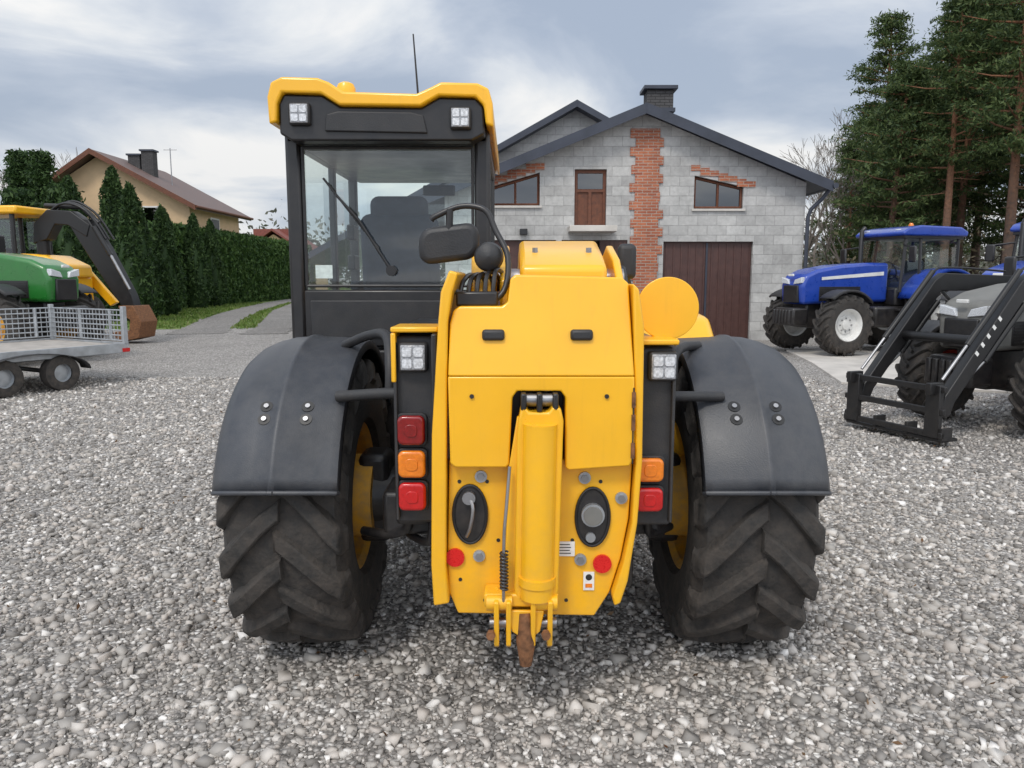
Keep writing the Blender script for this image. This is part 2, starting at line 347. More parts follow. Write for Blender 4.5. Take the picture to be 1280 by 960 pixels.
# ------------------------------------------------------------------ ground
mk('ground',[(-700,-300,0),(700,-300,0),(700,1100,0),(-700,1100,0)],[(0,1,2,3)],'gravel')
def sheet(name,pts,z,mat): return mk(name,[(x,y,z) for x,y in pts],[tuple(range(len(pts)))],mat)
sheet('grass_verge',[(-60,27),(-17,25.5),(-12.5,24.3),(-10.2,24.8),(-9.0,25.4),(-7.4,25.2),(-4,27),(-4,140),(-60,140)],.004,'grass')
def strip(name,cl,wd,z,mat):
    V=[];F=[]; P=[Vector((a,b,0)) for a,b in cl]; out=[]
    for i in range(len(P)-1):
        p0=P[max(i-1,0)];p1=P[i];p2=P[i+1];p3=P[min(i+2,len(P)-1)]
        for j in range(8):
            t=j/8; out.append(.5*((2*p1)+(p2-p0)*t+(2*p0-5*p1+4*p2-p3)*t*t+(3*p1-p0-3*p2+p3)*t**3))
    out.append(P[-1]); n=len(out)
    for i,p in enumerate(out):
        dd=(out[min(i+1,n-1)]-out[max(i-1,0)]).normalized(); nn=Vector((-dd.y,dd.x,0)); q=wd/2*(1+.12*random.uniform(-1,1))
        V+= [(*(p+nn*q).xy,z),(*(p-nn*q).xy,z)]
    F=[(2*i,2*i+1,2*i+3,2*i+2) for i in range(n-1)]
    return mk(name,V,F,mat)
strip('driveway',[(-9.3,22.5),(-10.2,26),(-11.3,30),(-13.2,38),(-15.6,52),(-17,66),(-18,80)],1.7,.008,'gravel2')
strip('driveway',[(-7.3,22.5),(-8.0,26),(-9.1,30),(-11.2,38),(-14.0,52),(-16,66),(-17.5,80)],1.3,.012,'gravel2')
e=empty('concrete_pavement',(0,0,0))
def slab(nm,pts): prism(e,nm,pts,-.05,.035,'conc',axis='z',bevel=.008)
slab('slab',[(5.15,11.9),(7.1,10.9),(8.1,13.9),(5.75,14.6)]); slab('slab',[(5.76,14.62),(8.12,13.92),(9.1,16.9),(6.2,17.3)])
slab('slab',[(7.12,10.89),(12,9.6),(13.5,12.9),(8.12,13.89)]); slab('slab',[(8.13,13.92),(13.52,12.93),(15,16.5),(9.12,16.9)]); slab('slab',[(12.02,9.6),(22,8),(22,16),(15.0,16.46)])
# loose stones of the gravel yard
N=125000
Y=1.2+ (RNG.random(N)**1.45)*11.5; X=(RNG.random(N)-.5)*2*(1.2+Y*.76)
keep=~((X>4.9)&(Y>10.6)); X=X[keep];Y=Y[keep];N=len(X)
cen=np.stack([X,Y,np.zeros(N)],1)
sz=RNG.lognormal(mean=-4.83,sigma=.44,size=N).clip(.0035,.025)*(1+.03*Y)
cube=np.array([(-1,-1,-1),(1,-1,-1),(1,1,-1),(-1,1,-1),(-1,-1,1),(1,-1,1),(1,1,1),(-1,1,1)],float)
P=cube[None]*RNG.uniform(.45,1.1,size=(N,1,3))*np.array([1,1,.75])+RNG.uniform(-.38,.38,size=(N,8,3))
P*=sz[:,None,None]
a=RNG.random(N)*6.283; tl=RNG.normal(0,.45,N)
ca,sa=np.cos(a)[:,None],np.sin(a)[:,None]; ct,st=np.cos(tl)[:,None],np.sin(tl)[:,None]
y1=P[:,:,1]*ct-P[:,:,2]*st; z1=P[:,:,1]*st+P[:,:,2]*ct; x1=P[:,:,0]
P=np.stack([x1*ca-y1*sa,x1*sa+y1*ca,z1],2); cen[:,2]=sz*.2
npmesh('gravel',P+cen[:,None],8,BF,'stone')
n=420; yl=1.6+RNG.random(n)**.8*11; xl_=(RNG.random(n)-.5)*2*(1+yl*.75)
leaves('fallen_leaves',np.stack([xl_,yl,np.full(n,.022)],1),.016,'dead',el=.5)
# grass blades on verge
C=[];
for _ in range(16000):
    x=random.uniform(-19,-8.5); y=random.uniform(24.6,50)
    cxl=np.interp(y,[22,26,30,38,52,66],[-9.2,-10.2,-11.3,-13.2,-15.6,-17]); cxr=np.interp(y,[22,26,30,38,52,66],[-7.3,-8,-9.1,-11.2,-14,-16])
    if abs(x-cxl)<.8 or abs(x-cxr)<.6 or x>cxr: continue
    C.append((x,y,.04))
leaves('grass',C,.09,'grassb',el=.3,up=1.5)

# ------------------------------------------------------------------ telehandler
t=empty('telehandler',(0.04,3.466,0)); t['world']=1
AX=3.466; CX=.035
for yy,nm in ((AX,'rear'),(AX+2.75,'front')):
    for s,sn in ((-1,'left'),(1,'right')):
        wheel(t,nm+'_%s_wheel'%sn,(CX+s*.935,yy,.65),.655,.49,.33,'yel2',side=s,nl=17,lh=.034,hw=.082,sweep=.40)
    tube(t,nm+'_axle',[(CX-.72,yy,.65),(CX-.45,yy,.65),(CX-.22,yy,.65),(CX+.22,yy,.65),(CX+.45,yy,.65),(CX+.72,yy,.65)],[.15,.11,.17,.17,.11,.15],'blk',n=16)
    for s in (-1,1):
        tube(t,nm+'_hub',[(CX+s*.66,yy,.65),(CX+s*.86,yy,.65)],.19,'yel2',n=20)
        bx(t,nm+'_knuckle',CX+s*.66-.07,CX+s*.66+.07,yy-.1,yy+.1,.45,.86,'blk',.03)
# fenders
FR=.722
for s,nm in ((-1,'left'),(1,'right')):
    xi=CX+s*.69; xo=CX+s*1.20; mid=CX+s*.93
    prof=[(xi,-.045),(xi+s*.004,-.012),(xi+s*.03,0),(mid-s*.012,.008),(mid-s*.006,.015),(mid+s*.006,.015),(mid+s*.012,.008),(mid+s*.08,.003),(mid+s*.14,-.012),(mid+s*.195,-.036),(mid+s*.235,-.07),(xo-s*.012,-.11),(xo,-.16)]
    if s<0: prof=prof[::-1]
    o=arcband(t,'rear_%s_fender'%nm,0,0,AX,.65,FR,163,28,'fender',n=36,prof=prof,th=.012)
    lip=[(x,AX+(FR+dr+.008)*math.cos(R(163.5)),.65+(FR+dr+.008)*math.sin(R(163.5))) for x,dr in prof]
    tube(t,'rear_%s_fender_lip'%nm,lip,.009,'fender',n=8)
    for dx in (-.105,.055):
        for aa in (141,136.5):
            a=R(aa); n=Vector((0,math.cos(a),math.sin(a))); q=Vector((mid+s*dx,AX,.65))+n*(FR+.008)
            tube(t,'fender_bolt',[q,q+n*.005],.024,'blk2',n=16); tube(t,'fender_bolt_head',[q+n*.004,q+n*.012],.010,'steel',n=8)
    prof2=[(CX+s*.7,-.03),(CX+s*.71,0),(CX+s*1.14,0),(CX+s*1.16,-.05)]
    if s<0: prof2=prof2[::-1]
    arcband(t,'front_%s_fender'%nm,0,0,AX+2.75,.65,.74,155,40,'fender',n=20,prof=prof2,th=.012)
# fender brackets
tube(t,'fender_bracket',[(-.38,2.86,1.22),(-.5,2.9,1.21),(-.68,2.96,1.19)],.022,'plastic')
tube(t,'fender_bracket',[(-.47,2.92,1.19),(-.47,2.94,1.32),(-.50,3.05,1.42),(-.6,3.2,1.41),(-.72,3.3,1.36)],.020,'plastic',smoothpts=5)
tube(t,'fender_bracket',[(.52,2.86,1.21),(.62,2.9,1.2),(.82,2.96,1.19)],.020,'plastic')
tube(t,'fender_bracket',[(.58,2.95,1.1),(.66,3.1,1.34),(.80,3.3,1.36)],.020,'plastic',smoothpts=5)
# chassis core
bx(t,'chassis_frame',-.30,.46,2.78,7.0,.48,.98,'blk',.02)
bx(t,'chassis_crossmember',-.52,.60,2.98,3.25,.62,.80,'blk',.02)
bx(t,'inner_shroud',-.45,-.24,2.86,3.6,.70,1.46,'blk',.02)
bx(t,'inner_shroud_right',.44,.62,2.86,3.6,.74,1.40,'blk',.02)
# rear lower plate
low=[(-.226,1.0),(.434,1.0),(.424,.78),(.398,.63),(.36,.50),(.305,.408),(-.20,.418),(-.232,.50),(-.236,.62)]
prism(t,'rear_plate',low,2.70,2.735,'yel',bevel=.006)
# side plates
Lp=[(-.255,1.50),(-.245,1.60),(-.215,1.675),(-.185,1.665),(-.205,1.60),(-.222,1.50),(-.232,1.0),(-.238,.62),(-.228,.475),(-.285,.465),(-.292,.62),(-.283,1.1)]
prism(t,'left_side_plate',Lp,2.655,3.15,'yel',bevel=.008)
Rp=[(.415,1.63),(.437,1.61),(.458,1.48),(.462,1.0),(.45,.78),(.42,.56),(.395,.475),(.372,.465),(.365,.50),(.402,.63),(.43,.78),(.438,1.0),(.428,1.30)]
prism(t,'right_side_plate',Rp,2.655,3.15,'yel',bevel=.008)
# boom tail cover
def sh(x,y,z): return (x,y+max(0,z-1.31)*.22,z)
up=[(-.217,1.49),(-.205,1.535),(-.185,1.55),(-.035,1.55),(-.015,1.565),(-.006,1.645),(.012,1.66),(.385,1.65),(.408,1.63),(.425,1.3105),(-.222,1.3105)]
prism(t,'tail_cover_upper',up,2.642,2.80,'yel',bevel=.006,shear=sh)
lw=[(-.223,1.309),(.426,1.309),(.432,1.02),(.415,.99),(.20,.975),(.188,.985),(.186,1.235),(.170,1.258),(.018,1.258),(.002,1.235),(-.010,.995),(-.022,.985),(-.20,.985),(-.218,1.0)]
prism(t,'tail_cover_lower',lw,2.644,2.78,'yel',bevel=.006)
bx(t,'cover_recess',-.02,.21,2.79,2.82,.95,1.3,'blk')
for xx in (-.065,.242): box(t,'rubber_latch',(xx,2.668,1.452),(.078,.03,.038),'plastic',.01)
for xx,zz_ in ((-.14,1.24),(.33,1.24)): tube(t,'cover_bolt',[(xx,2.65,zz_),(xx,2.637,zz_)],.008,'blk',n=8)
for zz_ in (1.02,1.12,1.2): tube(t,'hinge',[(.424,2.64,zz_),(.424,2.64,zz_+.055)],.007,'rust',n=8)
tube(t,'hinge_rod',[(.424,2.642,1.0),(.424,2.642,1.27)],.003,'blk',n=6)
tube(t,'pivot_pin',[(.03,2.66,1.225),(.16,2.66,1.225)],.024,'steel',n=16)
for xx in (.04,.095,.15): bx(t,'pivot_lug',xx-.01,xx+.01,2.60,2.78,1.19,1.255,'blk',.006)
# centre column / hitch frame
col=[(.022,1.16),(.030,1.205),(.045,1.21),(.060,1.19),(.125,1.19),(.14,1.21),(.168,1.205),(.178,1.16),(.176,1.10),(.165,.55),(.15,.50),(.02,.50),(.008,.55),(.018,1.10)]
prism(t,'lift_column',col,2.60,2.69,'yel',bevel=.012)
tube(t,'lift_column_tube',[(.097,2.612,1.15),(.088,2.612,.52)],.060,'yel',n=28)
tube(t,'lift_column_collar',[(.0885,2.612,.60),(.088,2.612,.57)],.0665,'yel',n=28)
prism(t,'column_side_web',[(-.012,.98),(.018,1.17),(.026,1.17),(.02,.9),(.014,.50),(-.03,.50)],2.63,2.66,'yel',bevel=.004)
tube(t,'hose',[(-.008,2.60,1.0),(-.02,2.585,.85),(-.028,2.58,.74),(-.03,2.58,.50)],.006,'steel',n=8,smoothpts=4)
pts=[(-.028+.013*math.cos(i*.8),2.58+.013*math.sin(i*.8),.70-i*.0016) for i in range(90)]
tube(t,'spring',pts,.004,'blk',n=6)
for xx in (-.055,-.012,.075,.135): prism(t,'hitch_lug',[(2.56,.52),(2.66,.54),(2.70,.36),(2.64,.315),(2.58,.35)],xx-.009,xx+.009,'yel',axis='x',bevel=.005)
tube(t,'hitch_pin',[(-.08,2.62,.42),(.16,2.62,.42)],.018,'steel',n=14)
tube(t,'hitch_bush',[(-.09,2.60,.505),(.0,2.60,.505)],.028,'yel',n=16); tube(t,'hitch_bush',[(.07,2.60,.505),(.16,2.60,.505)],.028,'yel',n=16)
bx(t,'hitch_base',-.10,.165,2.60,2.70,.485,.535,'yel',.008)
tube(t,'hitch_hook',[(.045,2.60,.47),(.05,2.60,.36),(.05,2.60,.27)],[.024,.036,.022],'rust',n=14)
prism(t,'hitch_jaw',[(-.02,.48),(.115,.48),(.10,.40),(.075,.38),(.03,.38),(.0,.40)],2.585,2.60,'yel',bevel=.005)
for xx in (-.075,.12): tube(t,'hitch_bolt',[(xx,2.575,.40),(xx,2.55,.40)],.016,'rust',n=6)
# ovals
def oval(cx,cz,rx,rz,n=32): return [(cx+rx*math.cos(2*math.pi*i/n),cz+rz*math.sin(2*math.pi*i/n)) for i in range(n)]
for cx_,cz_ in ((-.152,.80),(.292,.79)):
    prism(t,'oval_port',oval(cx_,cz_,.063,.112),2.692,2.70,'blk',bevel=.003)
    o=[(x,2.690,z) for x,z in oval(cx_,cz_,.060,.108)]; tube(t,'oval_port_rim',o+[o[0]],.006,'blk2',n=8)
tube(t,'socket',[(.292,2.70,.80),(.292,2.672,.80)],.042,'galv',n=20); tube(t,'socket_cap',[(.292,2.672,.80),(.292,2.662,.80)],.034,'greyp',n=20)
tube(t,'socket_small',[(.285,2.70,.715),(.285,2.68,.715)],.018,'galv',n=16)
tube(t,'port_hook',[(-.155,2.68,.87),(-.14,2.665,.83),(-.15,2.665,.76),(-.165,2.68,.72)],.007,'steel',n=8,smoothpts=4)
tube(t,'port_ring',[(-.155,2.69,.865),(-.155,2.668,.865)],.024,'steel',n=14)
for xx,zz_ in ((-.208,.636),(.33,.612)):
    tube(t,'red_reflector',[(xx,2.70,zz_),(xx,2.688,zz_)],.034,'redr',n=24)
for xx,zz_ in ((-.112,.94),(.262,.935),(-.12,.642),(.25,.628),(.395,.86)):
    tube(t,'frame_bolt',[(xx,2.70,zz_),(xx,2.69,zz_)],.022,'galv',n=18); tube(t,'frame_bolt_head',[(xx,2.692,zz_),(xx,2.680,zz_)],.014,'steel',n=6)
for xx,zz_ in ((-.19,.92),(-.09,.92),(.32,.92),(-.19,.55),(.2,.47),(-.1,.47),(.22,.70),(-.05,.70)):
    tube(t,'plate_hole',[(xx,2.70,zz_),(xx,2.6975,zz_)],.007,'blk',n=10)
box(t,'type_plate',(.193,2.6965,.668),(.072,.004,.055),'white'); box(t,'warning_label',(.282,2.6965,.545),(.04,.004,.07),'white')
for k in range(4): box(t,'type_plate_text',(.19,2.6938,.652+.011*k),(.05-.008*(k%2),.001,.003),'blk')
tube(t,'label_symbol',[(.282,2.695,.56),(.282,2.6935,.56)],.012,'blk',n=14); box(t,'label_symbol_bar',(.282,2.6938,.528),(.025,.001,.015),'org')
# light clusters
def worklamp(nm,xw,y,zw,w_):
    box(t,nm+'_body',(xw,y,zw),(w_+.012,.05,w_+.014),'plastic',.012)
    box(t,nm+'_lens',(xw,y-.027,zw),(w_-.006,.008,w_-.004),'lampd',.005)
    q=w_*.22
    for i in (-1,1):
        for j in (-1,1):
            prism(t,nm+'_led',rrect(xw+i*q,zw+j*q,q*1.65,q*1.65,q*.35,3),y-.034,y-.031,'lamp')
def cluster(nm,x0,x1,z0,z1,xc,lights,wl):
    bx(t,nm+'_light_panel',x0,x1,2.775,2.87,z0,z1,'plastic',.012)
    bx(t,nm+'_panel_side',x0,x0+.012,2.745,2.80,z0+.02,z1-.02,'plastic',.004); bx(t,nm+'_panel_side',x1-.012,x1,2.745,2.80,z0+.02,z1-.02,'plastic',.004)
    for zc,m_,h_ in lights:
        prism(t,nm+'_lamp_bezel',rrect(xc,zc,.112,h_+.008,.02),2.752,2.78,'plastic',bevel=.003)
        prism(t,nm+'_tail_lamp',rrect(xc,zc,.100,h_-.004,.022),2.728,2.756,m_,bevel=.010)
        prism(t,nm+'_lamp_inner',rrect(xc,zc,.045,.045,.015),2.7245,2.729,m_,bevel=.004)
    worklamp(nm+'_work_lamp',wl[0],2.765,wl[1],.094)
cluster('left',-.428,-.272,.74,1.44,-.366,[(1.10,'redd',.112),(.974,'org',.104),(.852,'red',.108)],(-.356,1.365))
cluster('right',.440,.592,.73,1.40,.505,[(.952,'org',.092),(.840,'red',.092)],(.545,1.332))
for x0,x1,z1 in ((-.435,-.265,1.475),(.44,.60,1.43)):
    bx(t,'lamp_frame_top',x0,x1,2.74,2.95,z1-.02,z1,'yel',.006)
    bx(t,'lamp_frame_side',x0,x0+.018,2.74,2.95,z1-.20,z1-.022,'yel',.005)
bx(t,'lamp_frame_side',-.286,-.266,2.70,2.95,.80,1.452,'blk',.005)
tube(t,'rubber_hose',[(-.40,2.9,.74),(-.42,2.95,.66),(-.5,3.0,.62),(-.62,3.1,.6)],.02,'blk',smoothpts=4)
tube(t,'rubber_hose',[(-.30,2.82,.74),(-.33,2.9,.62),(-.45,3.1,.60)],.016,'blk',smoothpts=4)
tube(t,'rubber_hose',[(.52,2.85,.74),(.55,2.95,.64),(.66,3.1,.62)],.018,'blk',smoothpts=4)
# boom
bp=[(2.88,1.35),(2.88,1.69),(3.0,1.735),(3.25,1.80),(3.7,1.78),(7.8,1.16),(7.8,.86),(3.5,1.34)]
prism(t,'boom',bp,.03,.355,'yel',axis='x',bevel=.02)
prism(t,'boom_extension',[(7.7,1.12),(8.9,.95),(8.9,.66),(7.7,.88)],.07,.31,'yel',axis='x',bevel=.01)
bx(t,'boom_head',-.3,.7,8.8,8.95,.3,.85,'blk',.02)
for x0,x1 in ((-.045,-.01),(.385,.415)):
    prism(t,'boom_pivot_bracket',[(2.86,1.2),(2.86,1.64),(2.98,1.72),(3.2,1.78),(3.4,1.72),(3.5,1.3),(3.4,1.0),(2.9,1.0)],x0,x1,'yel',axis='x',bevel=.01)
tube(t,'boom_pivot_pin',[(-.08,3.15,1.64),(.45,3.15,1.64)],.045,'steel',n=20)
prism(t,'left_tower',[(2.95,1.1),(2.95,1.55),(3.08,1.74),(3.3,1.74),(3.45,1.3)],-.16,-.06,'yel',axis='x',bevel=.015)
tube(t,'lift_ram',[(.2,3.4,1.0),(.2,5.6,1.15)],.06,'yel'); 
for i,xx in enumerate((.10,.14,.25,.29)): tube(t,'boom_hose',[(xx,3.8,1.75),(xx,4.3,1.70),(xx,6.5,1.37)],.010,'blk',smoothpts=4)
for xx in (.09,.30): tube(t,'boom_bolt',[(xx,3.05,1.745),(xx,3.05,1.765)],.012,'steel',n=6)
for k in range(5):
    x=-.19+.03*k; tube(t,'hydraulic_line',[(x,2.78,1.56),(x+.01,2.82,1.63+.01*k),(x+.04,2.95,1.66),(x+.07,3.1,1.60)],.009,'blk',n=8,smoothpts=4)
bx(t,'valve_block',-.2,-.05,2.74,2.84,1.548,1.60,'blk',.008)
# mirror on tail
arm=[(-.20,2.76,1.60),(-.10,2.76,1.565),(-.03,2.78,1.60),(-.015,2.82,1.72),(-.06,2.86,1.82),(-.10,2.88,1.895),(-.19,2.9,1.91),(-.28,2.9,1.875),(-.30,2.9,1.86)]
tube(t,'mirror_arm',arm,.011,'blk',smoothpts=5)
tube(t,'mirror_stalk',[(-.23,2.9,1.90),(-.235,2.9,1.80)],.014,'blk')
ms=rrect(0,0,.225,.135,.05)
prism(t,'mirror_shell',[(x-.235,z+1.775+.12*x) for x,z in ms],2.885,2.945,'plastic',bevel=.022)
prism(t,'mirror_trim',[(x*.94-.235,z*.94+1.773+.12*x) for x,z in ms],2.945,2.950,'mirror')
lathe(t,'round_mirror_shell',[(2.82,.001),(2.825,.03),(2.84,.048),(2.87,.055),(2.88,.05),(2.88,.001)],(-.085,0,1.725),'plastic',axis='y',n=24)
# round yellow disc, right
cz=1.535
prism(t,'round_disc',[(.585+.117*math.cos(2*math.pi*i/56),cz+.117*math.sin(2*math.pi*i/56)) for i in range(56)],2.892,2.906,'yel',bevel=.003)
tube(t,'disc_boss',[(.585,2.907,cz),(.585,3.02,cz)],.03,'yel',n=16); bx(t,'disc_bracket',.55,.62,3.0,3.03,1.3,cz,'yel',.006)
# right engine pod
pod=[(3.45,.75),(3.45,1.36),(3.6,1.47),(4.0,1.50),(5.3,1.38),(5.45,1.2),(5.45,.75)]
prism(t,'engine_cover',pod,.52,.93,'yel',axis='x',bevel=.04)
bx(t,'engine_cover_grille',.60,.86,3.435,3.46,1.0,1.32,'blk',.01)
bx(t,'engine_side',.925,.94,3.9,5.2,.85,1.25,'blk',.01)
tube(t,'right_mirror_arm',[(.75,4.6,1.45),(.68,4.5,1.62),(.64,4.3,1.70)],.012,'blk',smoothpts=4)
box(t,'right_mirror_shell',(.62,4.2,1.735),(.10,.06,.19),'plastic',.03,seg=4)
tube(t,'exhaust',[(.50,3.55,1.35),(.50,3.55,1.62),(.50,3.62,1.68)],.035,'blk')
# cab
xl,xr=-1.17,-.12; yb,yf=4.1,5.65
bx(t,'cab_lower_body',xl,xr,yb+.02,yf,.62,1.28,'blk',.03)
bx(t,'cab_rear_panel',xl+.02,xr-.01,yb,yb+.03,1.28,1.585,'blk',.012)
bx(t,'cab_rear_panel_trim',xl+.10,xr-.10,yb-.012,yb,1.33,1.53,'plastic',.01)
for x in (xl+.035,xr-.035):
    bx(t,'cab_rear_pillar',x-.04,x+.04,yb-.01,yb+.07,1.25,2.40,'blk',.018)
    bx(t,'cab_front_pillar',x-.03,x+.03,yf-.06,yf,1.0,2.40,'blk',.015)
    bx(t,'cab_top_rail',x-.035,x+.035,yb,yf,2.33,2.42,'blk',.015)
    bx(t,'cab_waist_rail',x-.03,x+.03,yb,yf,1.26,1.33,'blk',.01)
    bx(t,'cab_b_pillar',x-.02,x+.02,4.95,5.01,1.3,2.36,'blk',.01)
bx(t,'cab_rear_header',xl,xr,yb-.01,yb+.06,2.33,2.42,'blk',.015)
bx(t,'cab_front_header',xl,xr,yf-.06,yf,2.33,2.42,'blk',.015)
bx(t,'cab_front_sill',xl,xr,yf-.06,yf,1.0,1.15,'blk',.01)
def ypane(nm,x0,x1,y,z0,z1): pane(t,nm,(x0,y,z0),(x1,y,z0),(x1,y,z1),(x0,y,z1))
def xpane(nm,x,y0,y1,z0,z1): pane(t,nm,(x,y0,z0),(x,y1,z0),(x,y1,z1),(x,y0,z1))
ypane('cab_rear_glass',xl+.07,xr-.07,yb+.015,1.585,2.335); ypane('cab_front_glass',xl+.06,xr-.06,yf-.03,1.15,2.34)
xpane('cab_left_glass',xl+.018,yb+.06,yf-.06,1.33,2.34); xpane('cab_right_glass',xr-.018,yb+.06,yf-.06,1.33,2.34)
for a,b in ((( -1.085,1.605),(-.205,1.605)),((-1.085,2.315),(-.205,2.315)),((-1.085,1.605),(-1.085,2.315)),((-.205,1.605),(-.205,2.315))):
    tube(t,'window_seal',[(a[0],yb+.004,a[1]),(b[0],yb+.004,b[1])],.009,'plastic',n=6)
# roof
rt=[(-1.20,2.40),(-1.205,2.53),(-1.185,2.60),(-1.13,2.625),(-.955,2.62),(-.90,2.60),(-.83,2.555),(-.47,2.545),(-.40,2.575),(-.35,2.60),(-.17,2.595),(-.115,2.57),(-.095,2.50),(-.09,2.385),(-.13,2.40),(-.14,2.49),(-.18,2.53),(-.36,2.535),(-.45,2.485),(-.85,2.49),(-.94,2.545),(-1.13,2.55),(-1.155,2.50),(-1.16,2.41)]
prism(t,'cab_roof',rt,3.93,5.75,'yel',bevel=.012)
bd=[(-1.157,2.36),(-1.157,2.50),(-1.13,2.548),(-.94,2.543),(-.85,2.488),(-.45,2.483),(-.36,2.533),(-.18,2.528),(-.142,2.488),(-.135,2.36),(-.2,2.325),(-1.1,2.325)]
prism(t,'roof_rear_band',bd,3.96,5.7,'blk',bevel=.010)
prism(t,'roof_rear_screen',[(-.93,2.37),(-.42,2.36),(-.44,2.445),(-.50,2.46),(-.86,2.465),(-.92,2.45)],3.945,3.965,'plastic',bevel=.006)
worklamp('roof_work_lamp',-1.05,3.952,2.45,.094); worklamp('roof_work_lamp',-.255,3.952,2.43,.094)
lathe(t,'beacon',[(2.60,.05),(2.63,.05),(2.652,.04),(2.662,.02),(2.664,.001)],(-.87,4.2,0),'yel',axis='z',n=24)
tube(t,'antenna',[(-.52,4.5,2.55),(-.525,4.48,2.65),(-.545,4.46,2.98)],[.012,.006,.004],'blk',n=8)
# wiper
tube(t,'wiper_arm',[(-.64,yb-.01,1.69),(-.80,yb-.025,1.95),(-.91,yb-.02,2.07)],.007,'blk'); tube(t,'wiper_blade',[(-.98,yb-.005,2.16),(-.70,yb-.005,1.80)],.006,'blk')
tube(t,'wiper_motor',[(-.635,yb+.02,1.685),(-.635,yb-.03,1.685)],.028,'blk')
# interior
def seatp(nm,c,s,rot=None,b=.05): box(t,nm,c,s,'seat',b,rot=rot,seg=4)
seatp('seat_backrest',(-.66,4.62,1.76),(.46,.13,.52),(8,0,0),.06); seatp('seat_cushion',(-.66,4.85,1.42),(.48,.48,.12)); seatp('seat_headrest',(-.66,4.60,2.04),(.34,.10,.16),(5,0,0))
for x in (-.94,-.38): seatp('seat_armrest',(x,4.8,1.60),(.06,.34,.06),b=.02)
box(t,'dash_console',(-.64,5.42,1.30),(.7,.3,.3),'plastic',.05); tube(t,'steering_column',[(-.68,5.35,1.4),(-.68,5.2,1.62)],.03,'blk')
ring=[(-.68+.19*math.cos(2*math.pi*i/24),5.18+.19*.45*math.sin(2*math.pi*i/24),1.64+.19*.75*math.sin(2*math.pi*i/24)) for i in range(25)]
tube(t,'steering_wheel',ring,.015,'blk',n=8)
box(t,'side_console',(-.25,4.9,1.40),(.16,.7,.22),'plastic',.03)
tube(t,'front_wiper',[(-.9,yf-.04,1.2),(-.55,yf-.04,1.9)],.008,'blk')
box(t,'cab_notice',(-1.0,yb+.03,1.68),(.09,.002,.07),'white'); box(t,'rear_view_mirror',(-.5,5.4,2.24),(.22,.03,.07),'plastic',.01)
bx(t,'cab_floor',xl+.02,xr-.02,yb+.05,yf-.05,1.0,1.25,'plastic')
for z_ in (1.75,1.95): box(t,'control_panel',(-1.08,5.3,z_),(.05,.16,.10),'plastic',.01)

